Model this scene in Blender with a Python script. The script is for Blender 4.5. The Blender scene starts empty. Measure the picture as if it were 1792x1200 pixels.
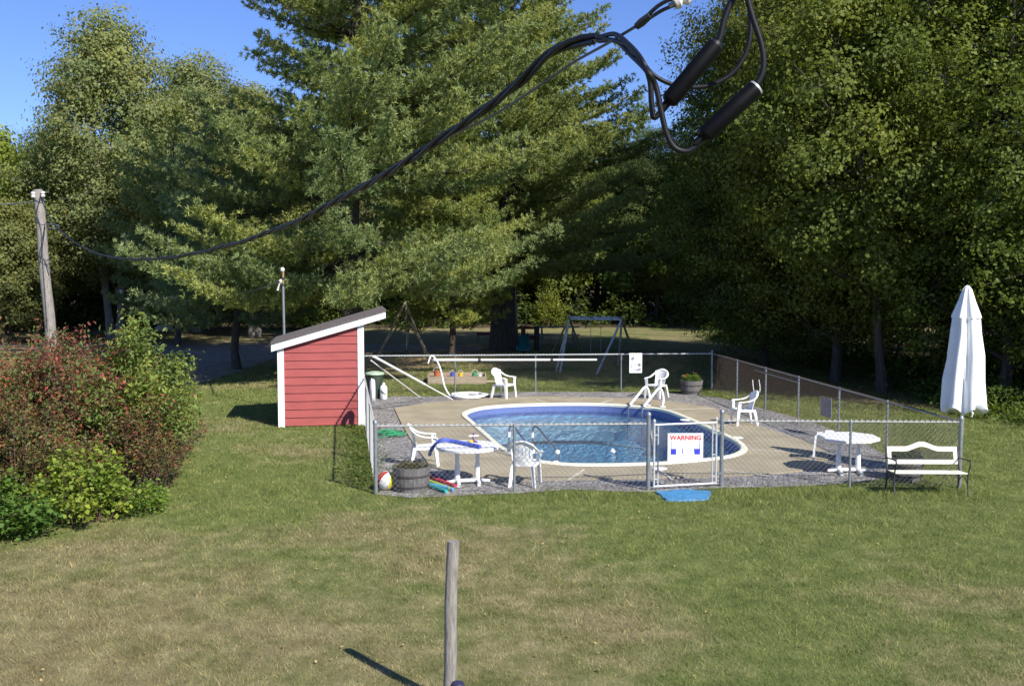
import bpy, bmesh, math, random
import numpy as np
from mathutils import Vector, Matrix
rnd = random.Random(7)
rng = np.random.default_rng(11)
sc = bpy.context.scene
C = sc.collection
rad = math.radians

# ------------------------------------------------------------------ camera, sky, sun, exposure
CAM_H, PITCH, FPX = 4.0, 4.07, 1840.0
cd = bpy.data.cameras.new('camera'); cam = bpy.data.objects.new('camera', cd); C.objects.link(cam)
cam.location = (0, 0, CAM_H); cam.rotation_euler = (rad(90 - PITCH), 0, 0)
cd.lens = FPX / 1792 * 36; cd.sensor_width = 36; cd.clip_start = 0.1; cd.clip_end = 2000
sc.camera = cam
SUN = Vector((0.78, -0.92, 1.0)).normalized()
world = bpy.data.worlds.new('World'); sc.world = world; world.use_nodes = True
wn = world.node_tree.nodes; wl = world.node_tree.links; wn.clear()
sky = wn.new('ShaderNodeTexSky'); sky.sky_type = 'NISHITA'; sky.sun_disc = False
sky.sun_elevation = math.asin(SUN.z); sky.sun_rotation = math.atan2(SUN.x, SUN.y)
sky.altitude = 200; sky.air_density = 1.0; sky.dust_density = 0.0; sky.ozone_density = 6.0
bg = wn.new('ShaderNodeBackground'); bg.inputs[1].default_value = 0.085
tn = wn.new('ShaderNodeMix'); tn.data_type = 'RGBA'; tn.blend_type = 'MULTIPLY'; tn.inputs[0].default_value = 1; tn.inputs[7].default_value = (0.90, 0.95, 1.30, 1)
wl.new(sky.outputs[0], tn.inputs[6])
wo = wn.new('ShaderNodeOutputWorld'); wl.new(tn.outputs[2], bg.inputs[0]); wl.new(bg.outputs[0], wo.inputs[0])
sl = bpy.data.lights.new('sun', 'SUN'); sl.energy = 5.0; sl.angle = rad(0.53); sl.color = (1.0, 0.95, 0.86)
so = bpy.data.objects.new('sun', sl); C.objects.link(so); so.rotation_euler = SUN.to_track_quat('Z', 'Y').to_euler()
so.location = (20, -25, 30)
sc.view_settings.view_transform = 'Standard'; sc.view_settings.look = 'None'
sc.view_settings.exposure = 0.5; sc.view_settings.gamma = 1
sc.cycles.max_bounces = 8; sc.cycles.diffuse_bounces = 3; sc.cycles.glossy_bounces = 3
sc.cycles.transmission_bounces = 4; sc.cycles.transparent_max_bounces = 12
sc.cycles.caustics_reflective = False; sc.cycles.caustics_refractive = False

_t = rad(PITCH)
def ray(px, py):
    a, b = (px - 896) / FPX, (600 - py) / FPX
    return Vector((a, math.cos(_t) + b * math.sin(_t), b * math.cos(_t) - math.sin(_t)))
def G(px, py, z=0.0):                        # photograph pixel -> point on the level z
    r = ray(px, py); k = (z - CAM_H) / r.z
    return Vector((r.x * k, r.y * k, z))
def P(px, py, d):                            # photograph pixel -> point at depth d
    r = ray(px, py); k = d / r.y
    return Vector((r.x * k, d, CAM_H + r.z * k))

# ------------------------------------------------------------------ materials
def newmat(name):
    m = bpy.data.materials.new(name); m.use_nodes = True
    nt = m.node_tree; nt.nodes.clear()
    o = nt.nodes.new('ShaderNodeOutputMaterial')
    return m, nt, o
def node(nt, t, **k):
    n = nt.nodes.new(t)
    for a, v in k.items(): setattr(n, a, v)
    return n
def ramp(nt, fac, stops):
    r = nt.nodes.new('ShaderNodeValToRGB'); e = r.color_ramp.elements
    while len(e) < len(stops): e.new(0.5)
    for i, (p, c) in enumerate(stops):
        e[i].position = p; e[i].color = (*c, 1) if len(c) == 3 else c
    nt.links.new(fac, r.inputs[0]); return r.outputs[0]
def noise(nt, vec, scale, detail=4, rough=0.6):
    n = nt.nodes.new('ShaderNodeTexNoise'); n.inputs['Scale'].default_value = scale
    n.inputs['Detail'].default_value = detail; n.inputs['Roughness'].default_value = rough
    if vec is not None: nt.links.new(vec, n.inputs['Vector'])
    return n.outputs[0]
def mixc(nt, f, a, b, bt='MIX'):
    m = nt.nodes.new('ShaderNodeMix'); m.data_type = 'RGBA'; m.blend_type = bt
    for s, v in ((m.inputs[0], f), (m.inputs[6], a), (m.inputs[7], b)):
        if isinstance(v, (int, float)): s.default_value = v
        elif isinstance(v, tuple): s.default_value = (*v, 1) if len(v) == 3 else v
        else: nt.links.new(v, s)
    return m.outputs[2]
def mapping(nt, vec, scale):
    m = nt.nodes.new('ShaderNodeMapping'); m.inputs['Scale'].default_value = scale
    nt.links.new(vec, m.inputs[0]); return m.outputs[0]
def M(name, col, rough=0.5, var=0.12, scale=6.0, bump=0.0, metal=0.0, stretch=(1, 1, 1), col2=None, spec=0.5, bscale=None):
    m, nt, o = newmat(name)
    b = node(nt, 'ShaderNodeBsdfPrincipled'); b.inputs['Roughness'].default_value = rough
    b.inputs['Metallic'].default_value = metal; b.inputs['Specular IOR Level'].default_value = spec
    tc = node(nt, 'ShaderNodeTexCoord'); v = mapping(nt, tc.outputs['Object'], stretch)
    n1 = noise(nt, v, scale, 6)
    c2 = col2 or tuple(c * (1 - 2.4 * var) for c in col)
    c = ramp(nt, n1, [(0.3, c2), (0.62, col)])
    nt.links.new(c, b.inputs['Base Color'])
    rr = node(nt, 'ShaderNodeMapRange'); rr.inputs[3].default_value = max(0.03, rough - 0.1); rr.inputs[4].default_value = min(1, rough + 0.12)
    nt.links.new(n1, rr.inputs[0]); nt.links.new(rr.outputs[0], b.inputs['Roughness'])
    if bump:
        n2 = noise(nt, v, bscale or scale * 4, 5)
        bp = node(nt, 'ShaderNodeBump'); bp.inputs['Strength'].default_value = bump; bp.inputs['Distance'].default_value = 0.02
        nt.links.new(n2, bp.inputs['Height']); nt.links.new(bp.outputs[0], b.inputs['Normal'])
    nt.links.new(b.outputs[0], o.inputs[0])
    return m
def leafmat(name, col=None, lo=(0.55, 0.6, 0.5), hi=(1.35, 1.25, 1.2), odd=None, trans=0.3, rough=0.55, gain=1.0):
    """leaf colour = object colour (or col) with per-leaf and per-clump variation stored in the mesh"""
    m, nt, o = newmat(name)
    a = node(nt, 'ShaderNodeAttribute', attribute_name='rnd'); k = node(nt, 'ShaderNodeAttribute', attribute_name='clump')
    if col is None:
        oi = node(nt, 'ShaderNodeObjectInfo'); base = oi.outputs['Color']
    else:
        rg = node(nt, 'ShaderNodeRGB'); rg.outputs[0].default_value = (*col, 1); base = rg.outputs[0]
    base = mixc(nt, 1.0, base, (gain, gain, gain), 'MULTIPLY')
    c1 = mixc(nt, 1.0, base, ramp(nt, a.outputs['Fac'], [(0.0, tuple(0.45 + 0.55 * q for q in lo)), (1.0, tuple(0.45 + 0.55 * q for q in hi))]), 'MULTIPLY')
    c2 = mixc(nt, 1.0, c1, ramp(nt, k.outputs['Fac'], [(0.0, (0.75, 0.84, 0.9)), (0.6, (1, 1, 1)), (1.0, (1.25, 1.15, 0.9))]), 'MULTIPLY')
    if odd:
        f = ramp(nt, a.outputs['Fac'], [(odd[1] - 0.01, (0, 0, 0)), (odd[1], (1, 1, 1))])
        c2 = mixc(nt, f, c2, odd[0])
    b = node(nt, 'ShaderNodeBsdfPrincipled'); b.inputs['Roughness'].default_value = rough
    b.inputs['Specular IOR Level'].default_value = 0.15
    t = node(nt, 'ShaderNodeBsdfTranslucent'); mx = node(nt, 'ShaderNodeMixShader'); mx.inputs[0].default_value = trans
    nt.links.new(c2, b.inputs['Base Color'])
    tcol = mixc(nt, 1.0, c2, (1.25, 1.2, 0.5), 'MULTIPLY'); nt.links.new(tcol, t.inputs[0])
    nt.links.new(b.outputs[0], mx.inputs[1]); nt.links.new(t.outputs[0], mx.inputs[2]); nt.links.new(mx.outputs[0], o.inputs[0])
    return m

def lawn_color(nt):
    g = node(nt, 'ShaderNodeNewGeometry'); v = g.outputs['Position']
    st = mapping(nt, v, (0.8, 0.75, 0))
    n1 = noise(nt, st, 0.33, 5, 0.62)             # large dry patches
    n2 = noise(nt, mapping(nt, v, (1.1, 0.9, 0)), 2.2, 6, 0.72)
    n3 = noise(nt, mapping(nt, v, (0.8, 1, 0)), 0.11, 3, 0.5)
    green = ramp(nt, n2, [(0.3, (0.115, 0.148, 0.045)), (0.5, (0.175, 0.21, 0.07)), (0.7, (0.25, 0.27, 0.10))])
    dry = ramp(nt, n2, [(0.3, (0.19, 0.155, 0.082)), (0.5, (0.275, 0.24, 0.13)), (0.72, (0.39, 0.35, 0.20))])
    # dryness by place: brown toward the near left, greener to the right and by the fence
    sx = node(nt, 'ShaderNodeSeparateXYZ'); nt.links.new(v, sx.inputs[0])
    def mr(s, a, b, c, d):
        m = node(nt, 'ShaderNodeMapRange'); m.interpolation_type = 'SMOOTHSTEP'
        for i, q in enumerate((a, b, c, d)): m.inputs[i + 1].default_value = q
        nt.links.new(s, m.inputs[0]); return m.outputs[0]
    def math_(op, a, b):
        m = node(nt, 'ShaderNodeMath', operation=op)
        for i, q in enumerate((a, b)):
            if isinstance(q, (int, float)): m.inputs[i].default_value = q
            else: nt.links.new(q, m.inputs[i])
        return m.outputs[0]
    near = mr(sx.outputs[1], 11.0, 18.5, 0.045, -0.12)
    right = mr(sx.outputs[0], -1.0, 3.2, 0.06, -0.13)
    far = mr(sx.outputs[1], 36, 52, 0.0, 0.30)
    f = math_('ADD', n1, math_('ADD', near, math_('ADD', right, far)))
    f = math_('ADD', f, math_('MULTIPLY', math_('SUBTRACT', n3, 0.5), 0.5))
    f = math_('ADD', f, math_('MULTIPLY', math_('SUBTRACT', n2, 0.5), 0.35))
    fac = ramp(nt, f, [(0.41, (0, 0, 0)), (0.64, (1, 1, 1))])
    return mixc(nt, fac, green, dry), v
def mat_lawn():
    m, nt, o = newmat('lawn_turf'); c, v = lawn_color(nt)
    nn = noise(nt, v, 45, 5, 0.75)
    c = mixc(nt, 1.0, c, ramp(nt, nn, [(0.3, (0.5, 0.5, 0.45)), (0.7, (1.15, 1.15, 1.1))]), 'MULTIPLY')
    b = node(nt, 'ShaderNodeBsdfPrincipled'); b.inputs['Roughness'].default_value = 0.95; b.inputs['Specular IOR Level'].default_value = 0.1
    bp = node(nt, 'ShaderNodeBump'); bp.inputs['Strength'].default_value = 0.7; bp.inputs['Distance'].default_value = 0.03
    nt.links.new(nn, bp.inputs['Height']); nt.links.new(bp.outputs[0], b.inputs['Normal'])
    nt.links.new(c, b.inputs['Base Color']); nt.links.new(b.outputs[0], o.inputs[0]); return m
def mat_blade():
    m, nt, o = newmat('grass_blades'); c, v = lawn_color(nt)
    a = node(nt, 'ShaderNodeAttribute', attribute_name='rnd')
    c = mixc(nt, 1.0, c, ramp(nt, a.outputs['Fac'], [(0, (0.6, 0.68, 0.55)), (0.8, (1.35, 1.32, 1.15)), (1, (2.3, 2.0, 1.6))]), 'MULTIPLY')
    b = node(nt, 'ShaderNodeBsdfPrincipled'); b.inputs['Roughness'].default_value = 0.7; b.inputs['Specular IOR Level'].default_value = 0.2
    t = node(nt, 'ShaderNodeBsdfTranslucent'); mx = node(nt, 'ShaderNodeMixShader'); mx.inputs[0].default_value = 0.25
    nt.links.new(c, b.inputs['Base Color']); nt.links.new(c, t.inputs[0])
    nt.links.new(b.outputs[0], mx.inputs[1]); nt.links.new(t.outputs[0], mx.inputs[2]); nt.links.new(mx.outputs[0], o.inputs[0]); return m
def mat_gravel(name, stops, scale):
    m, nt, o = newmat(name)
    g = node(nt, 'ShaderNodeNewGeometry')
    vo = node(nt, 'ShaderNodeTexVoronoi'); vo.inputs['Scale'].default_value = scale; nt.links.new(g.outputs['Position'], vo.inputs[0])
    hs = node(nt, 'ShaderNodeSeparateColor'); nt.links.new(vo.outputs['Color'], hs.inputs[0])
    c = ramp(nt, hs.outputs[0], stops)
    big = noise(nt, g.outputs['Position'], 1.3, 5)
    c = mixc(nt, 1.0, c, ramp(nt, big, [(0.35, (0.72, 0.7, 0.66)), (0.65, (1.08, 1.06, 1.03))]), 'MULTIPLY')
    b = node(nt, 'ShaderNodeBsdfPrincipled'); b.inputs['Roughness'].default_value = 0.9
    bp = node(nt, 'ShaderNodeBump'); bp.invert = True; bp.inputs['Strength'].default_value = 1.0; bp.inputs['Distance'].default_value = 0.03
    nt.links.new(vo.outputs['Distance'], bp.inputs['Height']); nt.links.new(bp.outputs[0], b.inputs['Normal'])
    nt.links.new(c, b.inputs['Base Color']); nt.links.new(b.outputs[0], o.inputs[0]); return m
def mat_water():
    m, nt, o = newmat('pool_water')
    g = node(nt, 'ShaderNodeNewGeometry')
    n1 = noise(nt, mapping(nt, g.outputs['Position'], (1, 0.7, 1)), 5.5, 3, 0.55)
    n2 = noise(nt, g.outputs['Position'], 15, 3, 0.5)
    ad = node(nt, 'ShaderNodeMath', operation='MULTIPLY_ADD'); ad.inputs[1].default_value = 0.35
    nt.links.new(n2, ad.inputs[0]); nt.links.new(n1, ad.inputs[2])
    bp = node(nt, 'ShaderNodeBump'); bp.inputs['Strength'].default_value = 1.0; bp.inputs['Distance'].default_value = 0.03
    nt.links.new(ad.outputs[0], bp.inputs['Height'])
    tr = node(nt, 'ShaderNodeBsdfTransparent'); tr.inputs[0].default_value = (0.74, 0.92, 1.0, 1)
    gl = node(nt, 'ShaderNodeBsdfGlossy'); gl.inputs['Roughness'].default_value = 0.03; gl.inputs[0].default_value = (1, 1, 1, 1)
    fr = node(nt, 'ShaderNodeFresnel'); fr.inputs[0].default_value = 1.33
    nt.links.new(bp.outputs[0], gl.inputs['Normal']); nt.links.new(bp.outputs[0], fr.inputs['Normal'])
    mx = node(nt, 'ShaderNodeMixShader'); nt.links.new(fr.outputs[0], mx.inputs[0])
    nt.links.new(tr.outputs[0], mx.inputs[1]); nt.links.new(gl.outputs[0], mx.inputs[2]); nt.links.new(mx.outputs[0], o.inputs[0]); return m
def mat_liner():
    m, nt, o = newmat('vinyl_liner')
    g = node(nt, 'ShaderNodeNewGeometry'); sx = node(nt, 'ShaderNodeSeparateXYZ'); nt.links.new(g.outputs['Position'], sx.inputs[0])
    vo = node(nt, 'ShaderNodeTexVoronoi'); vo.inputs['Scale'].default_value = 22; nt.links.new(g.outputs['Position'], vo.inputs[0])
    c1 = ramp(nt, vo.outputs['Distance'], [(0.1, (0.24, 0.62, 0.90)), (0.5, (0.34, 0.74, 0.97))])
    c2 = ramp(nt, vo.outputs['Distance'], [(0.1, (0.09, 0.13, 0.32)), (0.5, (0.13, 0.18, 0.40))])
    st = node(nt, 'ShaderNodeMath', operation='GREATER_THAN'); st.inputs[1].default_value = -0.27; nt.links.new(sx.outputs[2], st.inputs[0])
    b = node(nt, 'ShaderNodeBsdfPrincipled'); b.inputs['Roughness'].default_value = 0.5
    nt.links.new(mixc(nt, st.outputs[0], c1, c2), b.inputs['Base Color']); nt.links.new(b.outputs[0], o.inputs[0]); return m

m_lawn, m_blade = mat_lawn(), mat_blade()
m_gravel = mat_gravel('grey_gravel', [(0.0, (0.10, 0.095, 0.10)), (0.5, (0.27, 0.26, 0.26)), (0.85, (0.42, 0.41, 0.41)), (1.0, (0.6, 0.58, 0.57))], 26)
m_drive = mat_gravel('sandy_gravel', [(0.0, (0.14, 0.115, 0.085)), (0.5, (0.25, 0.21, 0.16)), (1.0, (0.40, 0.35, 0.28))], 14)
m_dirt = M('leaf_litter', (0.13, 0.085, 0.055), 0.95, 0.2, 3, 0.6, col2=(0.06, 0.042, 0.03))
m_sand = M('play_sand', (0.42, 0.29, 0.19), 0.95, 0.1, 2.5, 0.5, col2=(0.24, 0.15, 0.09))
m_deck = M('tan_concrete', (0.375, 0.325, 0.225), 0.85, 0.05, 1.4, 0.3, col2=(0.275, 0.235, 0.165), bscale=60)
m_joint = M('pale_joint_filler', (0.72, 0.70, 0.62), 0.8)
m_coping = M('cream_coping', (0.84, 0.82, 0.66), 0.45, 0.04)
m_liner, m_water = mat_liner(), mat_water()
m_step = M('pale_liner_seam', (0.75, 0.92, 0.97), 0.5, 0.05)
m_white = M('white_resin', (0.88, 0.88, 0.87), 0.42, 0.01, 5)
m_whitepaint = M('white_paint', (0.87, 0.87, 0.86), 0.55, 0.02, 9, 0.05)
m_red = M('red_clapboard_paint', (0.385, 0.082, 0.076), 0.7, 0.09, 2.5, 0.35, stretch=(0.7, 0.7, 3), bscale=40)
m_shingle = M('brown_shingle', (0.165, 0.14, 0.125), 0.95, 0.15, 18, 0.8)
m_galv = M('galvanised_steel', (0.32, 0.345, 0.36), 0.45, 0.12, 20, metal=0.55)
m_galvd = M('weathered_wire', (0.40, 0.40, 0.38), 0.6, 0.08, 20, metal=0.1)
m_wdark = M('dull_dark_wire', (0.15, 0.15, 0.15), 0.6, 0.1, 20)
m_wrust = M('rust_brown_wire', (0.10, 0.07, 0.058), 0.8, 0.1, 20)
m_gatew = M('pale_gate_steel', (0.55, 0.57, 0.57), 0.45, 0.08, 20, metal=0.2)
m_iron = M('black_cast_iron', (0.035, 0.035, 0.04), 0.5, 0.1, 20)
m_cream = M('cream_painted_wood', (0.85, 0.82, 0.68), 0.5, 0.05, 8)
m_canvas = M('white_canvas', (0.86, 0.87, 0.86), 0.85, 0.02, 3, 0.1)
m_postw = M('weathered_grey_wood', (0.36, 0.33, 0.29), 0.9, 0.2, 9, 0.7, stretch=(6, 6, 0.7), col2=(0.17, 0.15, 0.13))
m_bark = M('grey_bark', (0.10, 0.085, 0.07), 0.95, 0.2, 5, 0.9, stretch=(3, 3, 0.6), col2=(0.035, 0.03, 0.025))
m_bark2 = M('pale_bark', (0.30, 0.28, 0.25), 0.95, 0.2, 5, 0.8, stretch=(3, 3, 0.6), col2=(0.12, 0.11, 0.10))
m_twig = M('brown_twig', (0.13, 0.08, 0.06), 0.9)
m_rubber = M('black_cable_jacket', (0.009, 0.009, 0.012), 0.5, 0.1, 40, spec=0.3)
m_rubber2 = M('black_splice_sleeve', (0.004, 0.004, 0.005), 0.5, 0.1, 40, spec=0.15)
m_wirem = M('weathered_neutral_wire', (0.10, 0.10, 0.11), 0.5, 0.1, 40)
m_porc = M('glazed_porcelain', (0.75, 0.72, 0.68), 0.25)
m_brown = M('brown_glaze', (0.22, 0.09, 0.05), 0.25)
m_silver = M('aluminium_end', (0.75, 0.75, 0.74), 0.35, metal=0.6)
m_chrome = M('tarnished_chrome', (0.32, 0.34, 0.37), 0.3, metal=0.8)
m_canl = M('pale_green_lid', (0.42, 0.56, 0.40), 0.5)
m_cang = M('dark_green_plastic', (0.045, 0.07, 0.045), 0.5)
m_barrel = M('weathered_barrel_oak', (0.20, 0.19, 0.18), 0.9, 0.15, 9, 0.7, stretch=(5, 5, 0.6), col2=(0.09, 0.085, 0.08))
m_hoop = M('rusty_hoop', (0.07, 0.06, 0.06), 0.7)
m_soil = M('dark_potting_soil', (0.035, 0.028, 0.02), 0.95, 0.1, 20, 0.8)
m_sandwood = M('pale_timber', (0.42, 0.34, 0.25), 0.9, 0.15, 7, 0.4, stretch=(0.6, 3, 3))
m_tablew = M('grey_picnic_boards', (0.36, 0.32, 0.26), 0.9)
def plain(name, c, r=0.5, **k): return M(name, c, r, 0.06, 7, **k)
m_blue = plain('blue_foam', (0.06, 0.12, 0.60), 0.7); m_redf = plain('red_foam', (0.62, 0.03, 0.06), 0.7)
m_lime = plain('lime_foam', (0.48, 0.62, 0.05), 0.7); m_teal = plain('teal_foam', (0.03, 0.36, 0.36), 0.7)
m_purple = plain('purple_foam', (0.13, 0.03, 0.22), 0.7); m_sky = plain('sky_blue_foam', (0.10, 0.38, 0.66), 0.7)
m_hose = plain('green_hose_rubber', (0.02, 0.34, 0.13), 0.4)
m_vin_r = plain('red_vinyl', (0.55, 0.05, 0.03), 0.25); m_vin_y = plain('yellow_vinyl', (0.78, 0.66, 0.03), 0.25); m_vin_w = plain('white_vinyl', (0.84, 0.84, 0.84), 0.25)
m_mat = M('blue_tarp_mat', (0.07, 0.26, 0.50), 0.6, 0.1, 5, 0.8, bscale=9)
m_signr = plain('red_sign_ink', (0.66, 0.04, 0.03)); m_signb = plain('blue_sign_ink', (0.05, 0.06, 0.55)); m_signk = plain('dark_sign_ink', (0.06, 0.06, 0.12))
m_signg = M('faded_grey_panel', (0.30, 0.30, 0.34), 0.6, 0.1, 6, col2=(0.24, 0.17, 0.15))
m_tealp = plain('teal_plastic', (0.02, 0.25, 0.27)); m_darkp = plain('dark_green_panel', (0.035, 0.05, 0.04), 0.7); m_brownp = plain('reddish_brown_plastic', (0.20, 0.06, 0.04), 0.7)
m_orange = plain('orange_plastic', (0.5, 0.16, 0.07)); m_toyy = plain('yellow_plastic', (0.8, 0.6, 0.05)); m_toyg = plain('green_plastic', (0.08, 0.4, 0.2))
m_frame = M('worn_tube_paint', (0.68, 0.71, 0.72), 0.4, 0.2, 6, col2=(0.25, 0.28, 0.28))
m_frame2 = M('worn_yellow_tube_paint', (0.50, 0.44, 0.30), 0.5, 0.2, 6, col2=(0.2, 0.14, 0.12))
m_woodtip = plain('brown_wood_tip', (0.35, 0.22, 0.10))

ml_pine = leafmat('pine_needles', lo=(0.55, 0.6, 0.55), hi=(1.4, 1.35, 1.25), trans=0.38, rough=0.7, gain=2.8)
ml_leaf = leafmat('broad_leaves', lo=(0.5, 0.58, 0.5), hi=(1.45, 1.35, 1.3), trans=0.42, rough=0.5, gain=1.75)
ml_aut = leafmat('turning_leaves', lo=(0.5, 0.58, 0.5), hi=(1.4, 1.35, 1.3), odd=((0.22, 0.19, 0.05), 0.95), trans=0.42, rough=0.5, gain=1.95)
ml_redsh = leafmat('red_shrub_leaves', lo=(0.5, 0.6, 0.5), hi=(1.5, 1.3, 1.3), odd=((0.15, 0.185, 0.06), 0.45), trans=0.35, gain=1.5)

# ------------------------------------------------------------------ object helpers
def tag(o, label=None, cat=None, group=None, kind=None):
    if label: o['label'] = label
    if cat: o['category'] = cat
    if group: o['group'] = group
    if kind: o['kind'] = kind
    return o
def empty(name, loc, rz=0.0, label=None, cat=None, group=None, rx=0.0, ry=0.0):
    o = bpy.data.objects.new(name, None); C.objects.link(o)
    o.location = loc; o.rotation_euler = (rx, ry, rz); o.empty_display_size = 0.2
    return tag(o, label, cat, group)
class MB:
    def __init__(s): s.v = []; s.f = []; s.m = []; s.mi = 0
    def add(s, vs, fs):
        o = len(s.v); s.v += [tuple(v) for v in vs]
        for f in fs: s.f.append(tuple(i + o for i in f)); s.m.append(s.mi)
        return s
    def box(s, c, size, R=None):
        hx, hy, hz = size[0] / 2, size[1] / 2, size[2] / 2
        vs = [Vector((x, y, z)) for x in (-hx, hx) for y in (-hy, hy) for z in (-hz, hz)]
        if R is not None: vs = [R @ v for v in vs]
        c = Vector(c)
        return s.add([v + c for v in vs], [(0, 1, 3, 2), (4, 6, 7, 5), (0, 4, 5, 1), (2, 3, 7, 6), (0, 2, 6, 4), (1, 5, 7, 3)])
    def beam(s, a, b, w, h, up=(0, 0, 1)):
        a, b = Vector(a), Vector(b); d = (b - a); L = d.length; d.normalize()
        u = Vector(up); x = d.cross(u)
        if x.length < 1e-4: x = d.cross(Vector((1, 0, 0)))
        x.normalize(); z = x.cross(d)
        R = Matrix((x, d, z)).transposed()
        return s.box((a + b) / 2, (w, L, h), R)
    def tube(s, path, r, seg=8, cap=True, flat=1.0):
        P_ = [Vector(p) for p in path]; n = len(P_); rs = r if isinstance(r, (list, tuple)) else [r] * n
        T = []
        for i in range(n):
            t = P_[min(i + 1, n - 1)] - P_[max(i - 1, 0)]; T.append(t.normalized() if t.length > 1e-9 else Vector((0, 0, 1)))
        ref = Vector((0, 0, 1)) if abs(T[0].z) < 0.9 else Vector((1, 0, 0))
        N = (ref - T[0] * ref.dot(T[0])).normalized(); vs = []
        for i in range(n):
            N = (N - T[i] * N.dot(T[i]))
            N = N.normalized() if N.length > 1e-6 else T[i].orthogonal().normalized()
            B = T[i].cross(N)
            for k in range(seg):
                a = 2 * math.pi * k / seg
                vs.append(P_[i] + N * (math.cos(a) * rs[i] * flat) + B * (math.sin(a) * rs[i]))
        fs = [(i * seg + k, i * seg + (k + 1) % seg, (i + 1) * seg + (k + 1) % seg, (i + 1) * seg + k) for i in range(n - 1) for k in range(seg)]
        if cap: fs += [tuple(range(seg))[::-1], tuple((n - 1) * seg + k for k in range(seg))]
        return s.add(vs, fs)
    def lathe(s, prof, c=(0, 0, 0), seg=24, fn=None):
        c = Vector(c); vs = []
        for (r, z) in prof:
            for k in range(seg):
                a = 2 * math.pi * k / seg; rr = r * (fn(a, z) if fn else 1)
                vs.append(c + Vector((rr * math.cos(a), rr * math.sin(a), z)))
        n = len(prof)
        fs = [(i * seg + k, i * seg + (k + 1) % seg, (i + 1) * seg + (k + 1) % seg, (i + 1) * seg + k) for i in range(n - 1) for k in range(seg)]
        if prof[0][0] > 1e-4: fs.append(tuple(range(seg))[::-1])
        if prof[-1][0] > 1e-4: fs.append(tuple((n - 1) * seg + k for k in range(seg)))
        return s.add(vs, fs)
    def prism(s, pts, axis, t0, t1):           # pts 2-D, extruded along an axis
        def mk(p, t):
            return {'x': (t, p[0], p[1]), 'y': (p[0], t, p[1]), 'z': (p[0], p[1], t)}[axis]
        n = len(pts)
        return s.add([mk(p, t0) for p in pts] + [mk(p, t1) for p in pts],
                     [tuple(range(n))[::-1], tuple(range(n, 2 * n))] + [(i, (i + 1) % n, n + (i + 1) % n, n + i) for i in range(n)])
    def build(s, name, mat, parent=None, smooth=False, world=True, bevel=0.0):
        me = bpy.data.meshes.new(name); vs = s.v
        off = None
        if parent is not None and world:
            inv = parent_matrix(parent).inverted(); vs = [tuple(inv @ Vector(v)) for v in vs]
        me.from_pydata(vs, [], s.f)
        mats = mat if isinstance(mat, (list, tuple)) else [mat]
        for q in mats: me.materials.append(q)
        if len(mats) > 1: me.polygons.foreach_set('material_index', s.m)
        bm = bmesh.new(); bm.from_mesh(me); bmesh.ops.recalc_face_normals(bm, faces=bm.faces)
        if bevel:
            bmesh.ops.bevel(bm, geom=[e for e in bm.edges if len(e.link_faces) == 2 and e.calc_face_angle(0) > 0.6], offset=bevel, segments=2, affect='EDGES', clamp_overlap=True)
        bm.to_mesh(me); bm.free()
        if smooth: me.shade_smooth()
        o = bpy.data.objects.new(name, me); C.objects.link(o)
        if parent is not None: o.parent = parent
        if smooth:
            try: me.set_sharp_from_angle(angle=rad(40))
            except Exception: pass
        return o
def parent_matrix(o):
    m = Matrix.LocRotScale(o.location, o.rotation_euler, o.scale)
    return parent_matrix(o.parent) @ m if o.parent else m
def smoothpath(pts, n=6, closed=False):
    pts = [Vector(p) for p in pts]; N = len(pts); out = []
    rngi = range(N) if closed else range(N - 1)
    for i in rngi:
        if closed: p0, p1, p2, p3 = pts[i - 1], pts[i], pts[(i + 1) % N], pts[(i + 2) % N]
        else: p0, p1, p2, p3 = pts[max(i - 1, 0)], pts[i], pts[i + 1], pts[min(i + 2, N - 1)]
        for k in range(n):
            t = k / n
            out.append(0.5 * ((2 * p1) + (p2 - p0) * t + (2 * p0 - 5 * p1 + 4 * p2 - p3) * t * t + (3 * p1 - p0 - 3 * p2 + p3) * t ** 3))
    if not closed: out.append(pts[-1])
    return out
def np_mesh(name, V, F, mat, attrs=None, parent=None, color=None, loc=None):
    """V (n,3), F (m,k) arrays -> one mesh object"""
    me = bpy.data.meshes.new(name); k = F.shape[1]
    me.vertices.add(len(V)); me.vertices.foreach_set('co', V.astype(np.float32).ravel())
    me.loops.add(F.size); me.loops.foreach_set('vertex_index', F.astype(np.int32).ravel())
    me.polygons.add(len(F)); me.polygons.foreach_set('loop_start', np.arange(0, F.size, k, dtype=np.int32))
    try: me.polygons.foreach_set('loop_total', np.full(len(F), k, dtype=np.int32))
    except Exception: pass
    me.update(calc_edges=True)
    for an, av in (attrs or {}).items():
        a = me.attributes.new(an, 'FLOAT', 'POINT'); a.data.foreach_set('value', av.astype(np.float32))
    me.materials.append(mat)
    o = bpy.data.objects.new(name, me); C.objects.link(o)
    if parent is not None: o.parent = parent
    if loc is not None: o.location = loc
    if color is not None: o.color = (*color, 1)
    return o
def copy_tree(root, loc, rz, scale=1.0, label=None, group=None, color=None, depth=0):
    c = root.copy(); C.objects.link(c)
    if depth == 0:
        c.location = loc; c.rotation_euler = (root.rotation_euler[0], root.rotation_euler[1], rz); 
        c.scale = (scale,) * 3 if not isinstance(scale, tuple) else scale
        if label: c['label'] = label
        if group: c['group'] = group
    if color is not None: c.color = (*color, 1)
    for ch in list(root.children):
        d = copy_tree(ch, None, 0, color=color, depth=1); d.parent = c
    return c
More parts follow.
